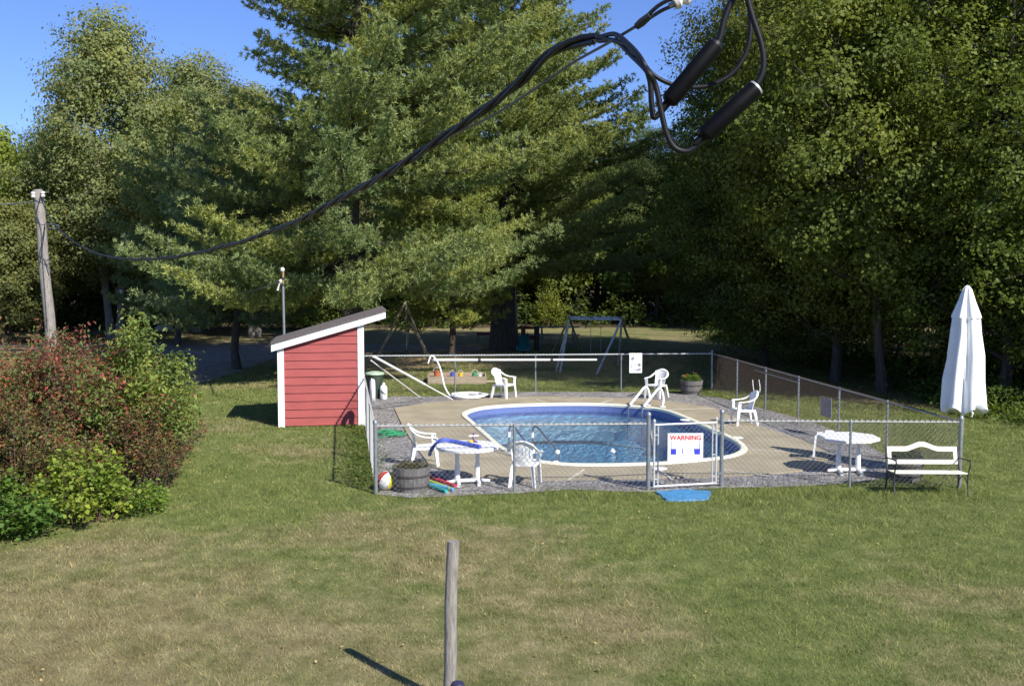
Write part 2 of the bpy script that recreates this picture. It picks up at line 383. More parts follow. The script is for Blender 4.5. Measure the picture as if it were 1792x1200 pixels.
def fill_sheet(name, loops, z, mat, kind='structure', thick=0.0, parent=None):
    bm = bmesh.new(); edges = []
    for lp in loops:
        vs = [bm.verts.new((p[0], p[1], z)) for p in lp]
        edges += [bm.edges.new((vs[i], vs[(i + 1) % len(vs)])) for i in range(len(vs))]
    bmesh.ops.triangle_fill(bm, use_beauty=True, use_dissolve=False, edges=edges, normal=(0, 0, 1))
    if thick:
        r = bmesh.ops.extrude_face_region(bm, geom=bm.faces[:])
        bmesh.ops.translate(bm, vec=(0, 0, -thick), verts=[v for v in r['geom'] if isinstance(v, bmesh.types.BMVert)])
    bmesh.ops.recalc_face_normals(bm, faces=bm.faces)
    if not thick:
        for f in bm.faces:
            if f.normal.z < 0: f.normal_flip()
    me = bpy.data.meshes.new(name); bm.to_mesh(me); bm.free(); me.materials.append(mat)
    o = bpy.data.objects.new(name, me); C.objects.link(o)
    if kind: o['kind'] = kind
    if parent: o.parent = parent
    return o
def text_mesh(txt, size, mat, name, parent, loc, rot, ex=0.0015):
    cu = bpy.data.curves.new('lettering', 'FONT'); cu.body = txt; cu.size = size; cu.align_x = 'CENTER'; cu.align_y = 'CENTER'; cu.extrude = ex; cu.offset = size * 0.03
    t = bpy.data.objects.new('lettering', cu); C.objects.link(t)
    bpy.context.view_layer.update()
    me = bpy.data.meshes.new_from_object(t.evaluated_get(bpy.context.evaluated_depsgraph_get()))
    bpy.data.objects.remove(t); me.materials.clear(); me.materials.append(mat)
    o = bpy.data.objects.new(name, me); C.objects.link(o); o.parent = parent; o.location = loc; o.rotation_euler = rot
    return o

# ------------------------------------------------------------------ ground, pool, deck, gravel
pool_px = [(808, 726), (830, 716), (870, 711), (930, 708), (1000, 707), (1060, 708), (1115, 712), (1165, 718), (1205, 732), (1250, 752),
           (1290, 771), (1306, 784), (1300, 794), (1275, 802), (1215, 809), (1140, 814), (1060, 816), (990, 815), (930, 808), (893, 797), (868, 782), (845, 762), (822, 741)]
pool_out = smoothpath([G(x, y, 0.03) for x, y in pool_px], 4, True)
pool_out = [Vector((p.x, p.y, 0)) for p in pool_out]
pc = sum(pool_out, Vector()) / len(pool_out)
def inset(lp, d):
    n = len(lp); out = []
    for i in range(n):
        t = (lp[(i + 1) % n] - lp[i - 1]).normalized(); nn = Vector((-t.y, t.x, 0))
        if nn.dot(pc - lp[i]) < 0: nn = -nn
        out.append(lp[i] + nn * d)
    return out
pool_in = inset(pool_out, 0.13)
deck_px = [(690, 716), (745, 707), (800, 702), (860, 698), (950, 695), (1060, 698), (1140, 701), (1189, 706), (1250, 716), (1275, 728), (1330, 748), (1399, 770), (1435, 786), (1452, 802), (1440, 816),
           (1400, 826), (1340, 832), (1250, 836), (1166, 838), (1060, 840), (960, 842), (886, 843), (810, 834), (753, 818), (722, 776), (702, 742)]
deck = [G(x, y) for x, y in deck_px]
FL, FR, BR_, BL_ = Vector((-2.42, 18.45, 0)), Vector((8.16, 18.95, 0)), Vector((6.55, 34.3, 0)), Vector((-4.85, 33.35, 0))
GP1, GP2 = G(1134, 858), G(1262, 851)        # gate posts
grav_px_front = [G(660, 866), G(720, 872), G(800, 868), G(900, 864), G(1000, 858), G(1134, 862), G(1262, 855), G(1400, 852), G(1500, 844)]
gravel = [Vector((-2.36, 18.6, 0))] + grav_px_front + [G(1570, 835), G(1580, 812), G(1500, 770), G(1420, 738), G(1330, 714), G(1260, 696), G(1180, 688), G(1060, 686), G(900, 686), G(760, 694), G(690, 694), G(640, 700), Vector((-3.9, 28, 0))]
BIGR = 420.0
fill_sheet('ground', [[(-BIGR, -60), (BIGR, -60), (BIGR, 760), (-BIGR, 760)], inset(pool_out, -0.05)], 0.0, m_lawn)
fill_sheet('gravel_surround', [gravel, inset(pool_out, -0.05)], 0.012, m_gravel)
fill_sheet('pool_deck', [deck, inset(pool_out, 0.01)], 0.04, m_deck, thick=0.036)
jn = MB()
for a, b in [((994, 846 - 6), (1022, 821)), ((1152, 820), (1176, 838)), ((1265, 821), (1345, 832)), ((1172, 716), (1252, 714)), ((1052, 705), (1072, 699)), ((955, 704), (938, 698)), ((1312, 786), (1376, 790)), ((1240, 750), (1300, 736))]:
    A, B = G(*a, 0.0445), G(*b, 0.0445); jn.beam(A, B, 0.035, 0.004)
jn.build('deck_joint', m_joint)['kind'] = 'structure'

pool = empty('swimming_pool', (pc.x, pc.y, 0), label='blue lined inground pool with cream coping set in the tan deck', cat='swimming pool')
mb = MB(); n = len(pool_out); ring = []
prof = [(-0.02, 0.042), (0.0, 0.075), (0.11, 0.08), (0.135, 0.06), (0.135, 0.0)]
for d, z in prof: ring.append([Vector((p.x, p.y, z)) for p in inset(pool_out, d)])
mb.add([v for r in ring for v in r], [(j * n + i, j * n + (i + 1) % n, (j + 1) * n + (i + 1) % n, (j + 1) * n + i) for j in range(len(prof) - 1) for i in range(n)])
mb.build('coping', m_coping, pool, True)
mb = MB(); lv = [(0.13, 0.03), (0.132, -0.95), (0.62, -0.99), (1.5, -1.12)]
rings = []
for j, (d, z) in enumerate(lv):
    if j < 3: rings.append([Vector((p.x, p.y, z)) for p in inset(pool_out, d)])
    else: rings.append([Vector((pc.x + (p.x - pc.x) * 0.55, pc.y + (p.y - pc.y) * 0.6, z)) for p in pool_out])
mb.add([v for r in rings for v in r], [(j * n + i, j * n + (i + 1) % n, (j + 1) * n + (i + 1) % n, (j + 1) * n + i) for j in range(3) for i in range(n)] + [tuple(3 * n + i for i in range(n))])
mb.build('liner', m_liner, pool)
mb = MB(); sA = inset(pool_out, 0.60); sB = inset(pool_out, 0.80)
mb.add([Vector((p.x, p.y, -0.975)) for p in sA] + [Vector((p.x, p.y, -0.985)) for p in sB], [(i, (i + 1) % n, n + (i + 1) % n, n + i) for i in range(n)])
mb.build('liner_seam', m_step, pool)
# entry steps of moulded white plastic at the far left end
stp = MB(); 
for k in range(2):
    a0 = inset(pool_out, 0.14); a1 = inset(pool_out, 0.55 + 0.32 * k); z = -0.36 - 0.26 * k
    idx = [i % n for i in range(-8, 24)]
    vs = [Vector((a0[i].x, a0[i].y, z)) for i in idx] + [Vector((a1[i].x, a1[i].y, z)) for i in idx] + [Vector((a1[i].x, a1[i].y, z - 0.28)) for i in idx]
    q = len(idx); stp.add(vs, [(i, i + 1, q + i + 1, q + i) for i in range(q - 1)] + [(q + i, q + i + 1, 2 * q + i + 1, 2 * q + i) for i in range(q - 1)])
stp.build('entry_steps', m_step, pool)
w = fill_sheet('pool_water', [inset(pool_out, 0.134)], -0.16, m_water)

# driveway and play area sheets
fill_sheet('driveway', [[G(-700, 598), G(-200, 601), G(200, 601), G(400, 600), G(700, 603), G(860, 607), G(700, 613), G(520, 616), G(470, 630), G(430, 646), G(380, 662), G(300, 686), G(180, 706), G(60, 706), G(180, 684), G(300, 652), G(350, 624), G(200, 616), G(-200, 612), G(-700, 612)]], 0.010, m_drive)
fill_sheet('play_area', [[G(640, 612), G(720, 606), G(800, 604), G(850, 608), G(820, 622), G(770, 640), G(730, 646), G(660, 648), G(630, 632)]], 0.008, m_sand)
fill_sheet('leaf_litter', [[G(1290, 668), G(1240, 640), G(1250, 612), G(1400, 602), G(1800, 600), G(2400, 640), G(2300, 720), G(1900, 735), G(1700, 722), G(1600, 712), G(1500, 704), G(1400, 692)]], 0.006, m_dirt)
fill_sheet('woodland_floor', [[G(-900, 584), G(-100, 580), G(400, 577), G(700, 574), G(1000, 572), G(1240, 574), G(2800, 574), G(2800, 512), G(-900, 512)]], 0.007, m_dirt)

# ------------------------------------------------------------------ shed
SU, SV = Vector((0.987, 0.16, 0)), Vector((-0.16, 0.987, 0))
SO = Vector((-5.86, 26.3, 0)); SW, SD = 2.094, 2.05
shed = empty('garden_shed', SO, math.atan2(SU.y, SU.x), label='red clapboard pool shed with white trim and sloping brown roof', cat='shed')
hl, hr = 2.02, 2.62          # wall height on the low and high side
def roofz(x): return hl + (hr - hl) * x / SW
mb = MB()
mb.prism([(0.0, 0), (SW, 0), (SW, hr - 0.03), (0.0, hl - 0.03)], 'y', 0.02, SD)
core = mb.build('wall', m_red, shed, world=False)
mb = MB(); bh = 0.206; z = 0.03
while z < hr:
    z1 = z + bh - 0.012; x0 = 0.06; x1 = SW - 0.06
    def xmin(zz): return x0 if zz < roofz(x0) - 0.05 else min(x1, (zz - hl + 0.05) / (hr - hl) * SW)
    if xmin(z) < x1 - 0.02:
        top = [(max(x0, xmin(z1)), z1)] if xmin(z1) < x1 else []
        pts = [(xmin(z), z), (x1, z), (x1, min(z1, roofz(x1) - 0.05))]
        if xmin(z1) < x1: pts.append((xmin(z1), z1))
        if xmin(z) <= x0 + 1e-6 and xmin(z1) > x0: pts.append((x0, roofz(x0) - 0.05))
        m = len(pts)
        def yf(zz): return -0.022 + 0.02 * (zz - z) / (z1 - z)
        mb.add([(p[0], yf(p[1]), p[1]) for p in pts] + [(p[0], 0.025, p[1]) for p in pts],
               [tuple(range(m))] + [(i, (i + 1) % m, m + (i + 1) % m, m + i) for i in range(m)])
    z += bh
mb.build('siding', m_red, shed, world=False)
for x0, x1, hh in ((-0.03, 0.13, roofz(0.02) - 0.02), (SW - 0.13, SW + 0.03, roofz(SW) - 0.03)):
    mb = MB(); mb.box(((x0 + x1) / 2, -0.018, hh / 2), (x1 - x0, 0.04, hh)); mb.build('corner_board', m_whitepaint, shed, world=False, bevel=0.004)
mb = MB(); mb.box((SW + 0.012, 0.10, roofz(SW) / 2), (0.03, 0.19, roofz(SW) - 0.1)); mb.build('corner_board', m_whitepaint, shed, world=False)
mb = MB(); mb.box((SW + 0.02, 1.1, 1.0), (0.04, 0.85, 1.95)); dr = mb.build('door', m_whitepaint, shed, world=False, bevel=0.005)
mb = MB(); mb.tube([(SW + 0.045, 0.78, 0.95), (SW + 0.09, 0.78, 0.95), (SW + 0.09, 0.78, 1.1), (SW + 0.045, 0.78, 1.1)], 0.01); mb.build('handle', m_iron, dr, world=False)
sl_ = (hr - hl) / SW
def rz(x): return hl + sl_ * x
XL, XR = -0.17, SW + 0.58
mb = MB(); mb.prism([(XL, rz(XL) - 0.05), (XR, rz(XR) - 0.05), (XR, rz(XR) + 0.125), (XL, rz(XL) + 0.125)], 'y', -0.14, -0.10); mb.build('fascia_board', m_whitepaint, shed, world=False)
mb = MB(); mb.prism([(XL - 0.01, rz(XL) + 0.128), (XR + 0.02, rz(XR) + 0.128), (XR + 0.02, rz(XR) + 0.165), (XL - 0.01, rz(XL) + 0.165)], 'y', -0.17, SD + 0.16)
nn_ = 7
for i in range(nn_):     # shingle courses running along the depth
    a = XL + (XR - XL) * i / nn_; b = XL + (XR - XL) * (i + 1) / nn_
    mb.prism([(a, rz(a) + 0.166), (b, rz(b) + 0.166), (b, rz(b) + 0.182), (a - 0.03, rz(a) + 0.172)], 'y', -0.175, SD + 0.165)
mb.build('roof', m_shingle, shed, world=False)
mb = MB(); mb.prism([(XL, rz(XL) + 0.06), (XR, rz(XR) + 0.06), (XR, rz(XR) + 0.126), (XL, rz(XL) + 0.126)], 'y', -0.098, SD + 0.13); mb.build('roof_deck', m_whitepaint, shed, world=False)

# ------------------------------------------------------------------ chain link fence
FH = 1.22
def mesh_rods(mb, a, b, h0, h1, cell=0.075, r=0.0017):
    a, b = Vector(a), Vector(b); d = (b - a); L = d.length; d.normalize(); nrm = Vector((-d.y, d.x, 0)); H = h1 - h0
    def rod(p, q, off):
        p3 = a + d * p[0] + Vector((0, 0, h0 + p[1])) + nrm * off; q3 = a + d * q[0] + Vector((0, 0, h0 + q[1])) + nrm * off
        ax = (q3 - p3).normalized(); s1 = nrm; s2 = ax.cross(nrm)
        vs = [pt + s1 * (math.cos(t) * r) + s2 * (math.sin(t) * r) for pt in (p3, q3) for t in (0.5, 2.6, 4.7)]
        mb.add(vs, [(0, 1, 4, 3), (1, 2, 5, 4), (2, 0, 3, 5)])
    k = -H
    while k < L:
        for sgn in (1, -1):
            x0, x1 = k, k + H
            za, zb = (0, H) if sgn == 1 else (H, 0)
            t0 = max(0.0, -x0 / H) if x0 < 0 else 0.0; t1 = min(1.0, (L - x0) / H)
            if t1 > t0: rod((x0 + H * t0, za + (zb - za) * t0), (x0 + H * t1, za + (zb - za) * t1), sgn * r * 0.9)
        k += cell
    # knuckled selvage along the top
    pts = []
    kk = 0.0
    while kk < L:
        pts.append(a + d * kk + Vector((0, 0, h1 + (0.022 if (int(kk / (cell / 2)) % 2) else -0.004))) + nrm * (0.018 if int(kk / (cell / 2)) % 2 else -0.014)); kk += cell / 2
    if len(pts) > 1: mb.tube(pts, 0.009, 4)
def post_mb(p, h, r, cap=True):
    mb = MB(); mb.tube([p, Vector(p) + Vector((0, 0, h))], r, 10)
    mb.lathe([(r * 1.25, h - 0.02), (r * 1.25, h + 0.015), (r * 0.8, h + 0.04), (0.0001, h + 0.055)], p, 10)
    return mb
def fence_run(label, pts, post_at, rail_r=0.015, wire=None, mesh_top=FH, group='chain link fence runs round the pool', rail_mat=None, cell=0.098, r=0.0027, ends=(0.036, 0.036)):
    root = empty('chain_link_fence', pts[0], 0, label, 'fence', group)
    a, b = Vector(pts[0]), Vector(pts[1])
    mb = MB(); mesh_rods(mb, a, b, 0.04, mesh_top, cell, r); mb.build('wire_mesh', wire or m_galvd, root)
    mb = MB(); mb.tube([a + Vector((0, 0, FH - 0.01)), b + Vector((0, 0, FH - 0.01))], rail_r, 10)
    mb.build('top_rail', rail_mat or m_galvd, root, True)
    L = (b - a).length
    for i, t in enumerate(post_at):
        p = a + (b - a) * t; big = t in (0.0, 1.0)
        mb = post_mb(p, FH + (0.06 if big else -0.02), 0.036 if big else 0.025)
        if big:
            for zz in (0.25, 0.6, 0.95): mb.lathe([(0.041, zz), (0.041, zz + 0.025)], p, 10)
        else: mb.lathe([(0.03, FH - 0.05), (0.03, FH + 0.012)], p, 10)
        mb.build('post', m_galv, root, True)
    return root
fence_run('front chain link fence run between the corner by the ball and the gate', [FL, GP1], [0.0, (G(900, 862).x - FL.x) / (GP1.x - FL.x)], r=0.0027)
fence_run('front chain link fence run between the gate and the umbrella', [GP2, FR], [(G(1475, 845).x - GP2.x) / (FR.x - GP2.x), 1.0], r=0.0027)
fence_run('left chain link fence run beside the red shed', [FL + Vector((-0.02, 0.09, 0)), BL_], [0.2, 0.4, 0.6, 0.8, 1.0], cell=0.085, r=0.0024)
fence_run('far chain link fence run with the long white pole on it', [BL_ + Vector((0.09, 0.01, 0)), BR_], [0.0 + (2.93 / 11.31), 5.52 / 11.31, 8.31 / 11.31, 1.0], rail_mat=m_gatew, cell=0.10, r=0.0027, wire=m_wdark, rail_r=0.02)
fence_run('right chain link fence run along the brown leaf litter', [FR + Vector((-0.01, 0.09, 0)), BR_ + Vector((0.01, -0.09, 0))], [0.185, 0.345, 0.51, 0.67, 0.835], cell=0.098, r=0.0027, wire=m_wrust)

gate = empty('fence_gate', GP1, 0, 'pale steel framed gate with double posts beside the warning sign', 'gate')
for p in (GP1, GP2):
    mb = post_mb(p, FH + 0.16, 0.038)
    for zz in (0.12, 0.45, 1.05): mb.lathe([(0.044, zz), (0.044, zz + 0.03)], p, 10)
    mb.build('post', m_galv, gate, True)
gd = (GP2 - GP1).normalized(); gL = (GP2 - GP1).length
ga, gb = GP1 + gd * 0.11, GP2 - gd * 0.11
mb = MB(); Zv = lambda z: Vector((0, 0, z))
for q in (ga, gb): mb.tube([q + Zv(0.05), q + Zv(1.25)], 0.02, 8)
for zz in (0.07, 1.19): mb.tube([ga + Zv(zz), gb + Zv(zz)], 0.019, 8)
for q, s in ((ga, 1), (gb, -1)):
    mb.tube([q + gd * 0.075 * s + Zv(0.05), q + gd * 0.075 * s + Zv(1.17)], 0.014, 8)
    for zz in (0.2, 0.6, 1.0): mb.tube([q + Zv(zz), q + gd * 0.075 * s + Zv(zz)], 0.012, 6)
    mb.lathe([(0.03, 1.24), (0.03, 1.27), (0.0001, 1.30)], q, 8)
mb.build('gate_frame', m_gatew, gate, True)
mb = MB(); mesh_rods(mb, ga, gb, 0.08, 1.18, 0.098, 0.0027); mb.build('wire_mesh', m_galvd, gate)
mb = MB(); mb.box(ga + Vector((-0.05, -0.01, 1.0)), (0.05, 0.05, 0.22)); mb.tube([ga + Vector((-0.06, -0.03, 1.05)), ga + Vector((-0.05, -0.07, 0.95)), ga + Vector((-0.02, -0.05, 0.78))], 0.012, 6)
mb.build('latch', m_galv, gate)
for zz in (0.25, 1.0):
    mb = MB(); mb.box(gb + Vector((0.055, 0, zz)), (0.09, 0.03, 0.05)); mb.build('hinge', m_galv, gate)

# ------------------------------------------------------------------ signs
ws_c = P(1199.5, 782, 18.55); W_, H_ = 0.635, 0.50
sg = empty('warning_sign', ws_c, 0.03, 'white WARNING sign with blue pool drawing wired to the gate', 'sign')
mb = MB(); mb.box((0, 0, 0), (W_, 0.006, H_)); mb.build('panel', m_whitepaint, sg, world=False)
text_mesh('WARNING', 0.115, m_signr, 'lettering', sg, (0.0, -0.0045, 0.165), (rad(90), 0, 0))
mb = MB(); y0, y1 = -0.006, -0.0035
for s in (-1, 1):
    mb.prism([(s * 0.255, -0.13), (s * 0.165, -0.13), (s * (0.165 if s < 0 else 0.15), -0.03), (s * 0.255, -0.03)], 'y', y0, y1)
    mb.prism([(s * 0.262, -0.132), (s * 0.252, -0.132), (s * 0.252, 0.10), (s * 0.262, 0.10)], 'y', y0 - 0.0005, y1 - 0.0003)
mb.build('pool_drawing', m_signb, sg, world=False); mb = MB()
mb.prism([(-0.055, -0.12), (-0.04, -0.12), (-0.04, -0.02), (-0.055, -0.02)], 'y', y0, y1)
mb.prism([(0.098, -0.115), (0.106, -0.115), (0.104, -0.04), (0.096, -0.04)], 'y', y0, y1)
mb.build('diver_mark', m_signb, sg, world=False)
mb = MB()
for x in (-0.28, 0.28):
    for zz in (-0.21, 0.21): mb.tube([(x, -0.006, zz), (x, 0.03, zz)], 0.004, 6)
mb.build('wire_tie', m_galv, sg, world=False)
s2 = empty('rules_sign', P(1112.5, 635, 33.1), 0.03, 'white board of small dark lettering hung on the far fence', 'sign')
mb = MB(); mb.box((0, 0, 0), (0.40, 0.006, 0.63)); mb.build('panel', m_whitepaint, s2, world=False)
mb = MB()
def blob(cx, cz, w_, h_, tilt=0):
    for k in range(4):
        x = cx - w_ / 2 + w_ * (k + 0.5) / 4; hh = h_ * (0.6 + 0.4 * ((k * 37) % 5) / 4)
        mb.box((x, -0.005, cz + tilt * (k - 1.5)), (w_ / 6, 0.003, hh))
blob(-0.10, 0.14, 0.10, 0.11, 0.01); blob(0.0, 0.14, 0.03, 0.03); blob(-0.12, -0.06, 0.07, 0.025, 0.008); blob(-0.02, -0.06, 0.03, 0.06)
blob(0.11, -0.06, 0.10, 0.12); blob(0.09, -0.215, 0.15, 0.08, 0.01); blob(-0.03, -0.22, 0.03, 0.06); blob(-0.13, -0.13, 0.03, 0.04)
mb.build('lettering', m_signk, s2, world=False)
rdir = (BR_ - FR).normalized()
s3p = FR + rdir * (24.9 - FR.y) / rdir.y
s3 = empty('faded_panel', (s3p.x - 0.05, s3p.y, 0.70), math.atan2(rdir.y, rdir.x), 'faded grey board tied to the right fence', 'sign')
mb = MB(); mb.box((0, 0, 0), (0.62, 0.008, 0.46), None); mb.build('panel', m_signg, s3, world=False)
mb = MB(); mb.box((-0.315, 0, 0), (0.012, 0.014, 0.47)); mb.build('edging', m_galv, s3, world=False)

# ------------------------------------------------------------------ resin chairs
def make_chair(label):
    """monobloc chair, front toward -Y, origin on the ground under the seat"""
    t = empty('resin_chair', (0, 0, 0), 0, label, 'chair', 'white resin chairs round the pool')
    # seat: dished slab with rounded front
    nx, ny = 8, 8; top = []; bot = []
    for j in range(ny + 1):
        v = j / ny; y = -0.23 + 0.44 * v; hw = 0.245 - 0.045 * v
        for i in range(nx + 1):
            u = i / nx * 2 - 1
            z = 0.415 - 0.018 * (1 - u * u) * math.sin(math.pi * min(1, v * 1.1)) - 0.02 * v - (0.03 * max(0, 0.15 - v) / 0.15)
            top.append((u * hw, y, z)); bot.append((u * hw, y, z - 0.018))
    N = (nx + 1) * (ny + 1); fs = []
    for j in range(ny):
        for i in range(nx):
            a = j * (nx + 1) + i; fs += [(a, a + 1, a + nx + 2, a + nx + 1), (N + a, N + a + nx + 1, N + a + nx + 2, N + a + 1)]
    per = [i for i in range(nx + 1)] + [j * (nx + 1) + nx for j in range(1, ny + 1)] + [ny * (nx + 1) + i for i in range(nx - 1, -1, -1)] + [j * (nx + 1) for j in range(ny - 1, 0, -1)]
    for i in range(len(per)):
        a, b = per[i], per[(i + 1) % len(per)]; fs.append((a, N + a, N + b, b))
    mb = MB(); mb.add(top + bot, fs)
    mb.beam((-0.245, -0.22, 0.385), (0.245, -0.22, 0.385), 0.012, 0.05)
    for s in (-1, 1): mb.beam((s * 0.243, -0.22, 0.385), (s * 0.2, 0.2, 0.37), 0.012, 0.05)
    mb.build('seat', m_white, t, True, world=False)
    # backrest: curved shell with five slots, solid above and below, outer hoop
    mb = MB()
    def bp(u, v):     # u -1..1 across, v 0..1 up
        hw = 0.165 + 0.05 * v
        y = 0.20 + 0.10 * v - 0.045 * u * u; z = 0.38 + 0.42 * v
        return Vector((u * hw, y, z))
    def strip(u0, u1, v0, v1, top_=None):
        g = []; nu, nv = 3, 8
        for j in range(nv + 1):
            for i in range(nu + 1):
                u = u0 + (u1 - u0) * i / nu; v = v0 + (v1 - v0) * j / nv
                if top_: v = min(v, top_(u))
                g.append(bp(u, v))
        K = len(g); g2 = [p + Vector((0, 0.014, 0)) for p in g]; f = []
        for j in range(nv):
            for i in range(nu):
                a = j * (nu + 1) + i; f += [(a, a + 1, a + nu + 2, a + nu + 1), (K + a, K + a + nu + 1, K + a + nu + 2, K + a + 1)]
        for j in range(nv):
            for i in (0, nu):
                a = j * (nu + 1) + i; b = a + nu + 1; f.append((a, b, K + b, K + a))
        for i in range(nu):
            for j in (0, nv):
                a = j * (nu + 1) + i; f.append((a, a + 1, K + a + 1, K + a))
        mb.add(g + g2, f)
    arc = lambda u: 1.0 + 0.09 * (1 - u * u)
    strip(-1, 1, 0.0, 0.38)
    for k in range(6):
        c = -1 + 2 * (k + 0.5) / 6; strip(c - 0.125, c + 0.125, 0.37, 0.84)
    for k in range(6):
        c0 = -1 + 2 * k / 6; strip(c0, c0 + 2 / 6, 0.82, 1.12, arc)
    hoop = smoothpath([(-0.275, 0.02, 0.615), (-0.27, 0.14, 0.65), (-0.235, 0.245, 0.72), (-0.15, 0.305, 0.80), (0, 0.325, 0.845), (0.15, 0.305, 0.80), (0.235, 0.245, 0.72), (0.27, 0.14, 0.65), (0.275, 0.02, 0.615)], 5)
    mb.tube(hoop, 0.036, 8, flat=0.6)
    mb.build('backrest', m_white, t, True, world=False)
    for s in (-1, 1):
        mb = MB(); pth = smoothpath([(s * 0.275, 0.03, 0.615), (s * 0.28, -0.10, 0.605), (s * 0.282, -0.2, 0.60), (s * 0.28, -0.235, 0.575)], 4)
        n_ = len(pth); mb.tube(pth, [0.038] * (n_ - 3) + [0.04, 0.038, 0.03], 8, flat=0.5); mb.build('armrest', m_white, t, True, world=False)
        # front leg: channel section rising to the arm
        def leg(pts, w0, w1, name):
            mb = MB(); k = len(pts)
            for i in range(k):
                pass
            def sect(p, w_, s):
                x, y, z = p
                return [(x, y, z), (x - s * w_, y + 0.004, z), (x - s * w_, y + 0.016, z), (x - s * 0.013, y + 0.016, z), (x - s * 0.013, y + w_ * 0.9, z), (x, y + w_ * 0.9, z)]
            vs = []
            for i, p in enumerate(pts): vs += sect(p, w0 + (w1 - w0) * i / (k - 1), s)
            f = [(i * 6 + q, i * 6 + (q + 1) % 6, (i + 1) * 6 + (q + 1) % 6, (i + 1) * 6 + q) for i in range(k - 1) for q in range(6)] + [tuple(range(6)), tuple((k - 1) * 6 + q for q in range(6))]
            mb.add(vs, f); mb.build(name, m_white, t, world=False)
        leg([(s * 0.285, -0.275, 0.0), (s * 0.272, -0.25, 0.30), (s * 0.262, -0.238, 0.42), (s * 0.288, -0.235, 0.59)], 0.06, 0.10, 'leg')
        leg([(s * 0.255, 0.27, 0.0), (s * 0.225, 0.20, 0.30), (s * 0.21, 0.165, 0.40)], 0.055, 0.09, 'leg')
    return t
ch = make_chair('white resin chair beside the long white pole facing right')
CG = 'white resin chairs round the pool'
def setc(o, px, py, deg, sc_=1.0):
    p = G(px, py, 0.04); o.location = (p.x, p.y, 0.03); o.rotation_euler[2] = rad(deg); o.scale = (sc_,) * 3
setc(ch, 882, 695, 58, 1.04)
for px, py, deg, lab in [(1149, 695, -40, 'white resin chair standing behind the white ladder rails'),
                         (1301, 742, -84, 'white resin chair alone on the gravel edge by the right fence'),
                         (744, 812, 98, 'white resin chair drawn up to the near table by the barrel'),
                         (918, 845, 170, 'white resin chair seen from behind between table and gate')]:
    c = copy_tree(ch, (0, 0, 0), 0, label=lab, group=CG); setc(c, px, py, deg)
    if px in (744, 918): c.location.z = 0.015

# ------------------------------------------------------------------ tables, stool, umbrella, bench
def make_table(label, p, octo):
    t = empty('resin_table', p, 0, label, 'table', 'white resin patio tables')
    mb = MB(); sg_ = 8 if octo else 40; R = 0.58
    fn = (lambda a, z: 1.0)
    prof = [(0.03, 0.69), (R - 0.03, 0.69), (R - 0.02, 0.655), (R, 0.655), (R + 0.005, 0.70), (R - 0.01, 0.715), (0.03, 0.722)]
    mb.lathe(prof, (0, 0, 0), sg_); o = mb.build('tabletop', m_white, t, False, world=False)
    if octo: o.rotation_euler[2] = rad(22.5)
    for s in (-1, 1):
        mb = MB(); x = s * 0.19
        mb.tube([(x, 0, 0.05), (x, 0, 0.33), (x, 0, 0.36), (x * 1.02, 0, 0.69)], [0.055, 0.05, 0.036, 0.042], 12)
        mb.build('leg', m_white, t, True, world=False)
    mb = MB()
    for s in (-1, 1):
        mb.tube(smoothpath([(s * 0.19 - 0.02, -0.30, 0.018), (s * 0.19, -0.15, 0.04), (s * 0.19, 0, 0.055), (s * 0.19, 0.15, 0.04), (s * 0.19 - 0.02, 0.30, 0.018)], 4), [0.035] * 17, 10)
    mb.tube([(-0.40, 0, 0.03), (-0.19, 0, 0.05), (0.19, 0, 0.05), (0.42, 0, 0.03)], [0.03, 0.038, 0.038, 0.03], 10)
    mb.build('foot_base', m_white, t, True, world=False)
    return t
tp1 = G(818, 845, 0.02); make_table('round white resin table holding the blue foam noodle', tp1, False).rotation_euler[2] = rad(12)
tp2 = G(1484, 826, 0.02); make_table('eight sided white resin table empty near the bench', tp2, True)
# stool beside the far table
t = empty('resin_stool', G(1446, 806, 0.02), rad(-18), 'white plastic stool tucked half under the eight sided table', 'stool')
mb = MB(); mb.box((0, 0, 0.555), (0.42, 0.36, 0.03)); mb.box((0.05, 0.05, 0.60), (0.18, 0.10, 0.06)); mb.build('seat', m_white, t, True, world=False, bevel=0.012)
for sx_ in (-1, 1):
    for sy_ in (-1, 1):
        mb = MB(); mb.add([(sx_ * (0.21 + 0.05 * (1 - k)) + a * 0.02, sy_ * (0.17 + 0.04 * (1 - k)) + b * 0.02, 0.545 * k) for k in (0, 1) for a, b in ((-1, -1), (1, -1), (1, 1), (-1, 1))],
                         [(0, 1, 2, 3), (4, 5, 6, 7), (0, 1, 5, 4), (1, 2, 6, 5), (2, 3, 7, 6), (3, 0, 4, 7)]); mb.build('leg', m_white, t, world=False)

ub = Vector((P(1688, 600, 19.85).x, 19.85, 0))
um = empty('patio_umbrella', (ub.x, ub.y, 1.06), rad(20), 'tall closed white umbrella standing behind the fence corner and bench', 'umbrella')
um.rotation_euler = (0, rad(0.6), rad(20)); um.scale = (0.97, 0.97, 1.04)
def folds(a, z): return 0.97 + 0.24 * math.cos(7 * a + 0.6 * math.sin(z * 3)) + 0.06 * math.cos(3 * a + 1) + 0.05 * math.cos(13 * a + z * 4)
mb = MB(); prof = [(0.30, 0.24), (0.375, 0.28), (0.37, 0.36), (0.335, 0.8), (0.29, 1.25), (0.245, 1.65), (0.225, 1.92), (0.19, 1.98), (0.06, 2.03)]
vs_prof = prof
mb.lathe(vs_prof, (0, 0, 0), 96, fn=lambda a, z: folds(a, z) * (1 + (0.05 * math.sin(4 * a) if z < 0.3 else 0)))
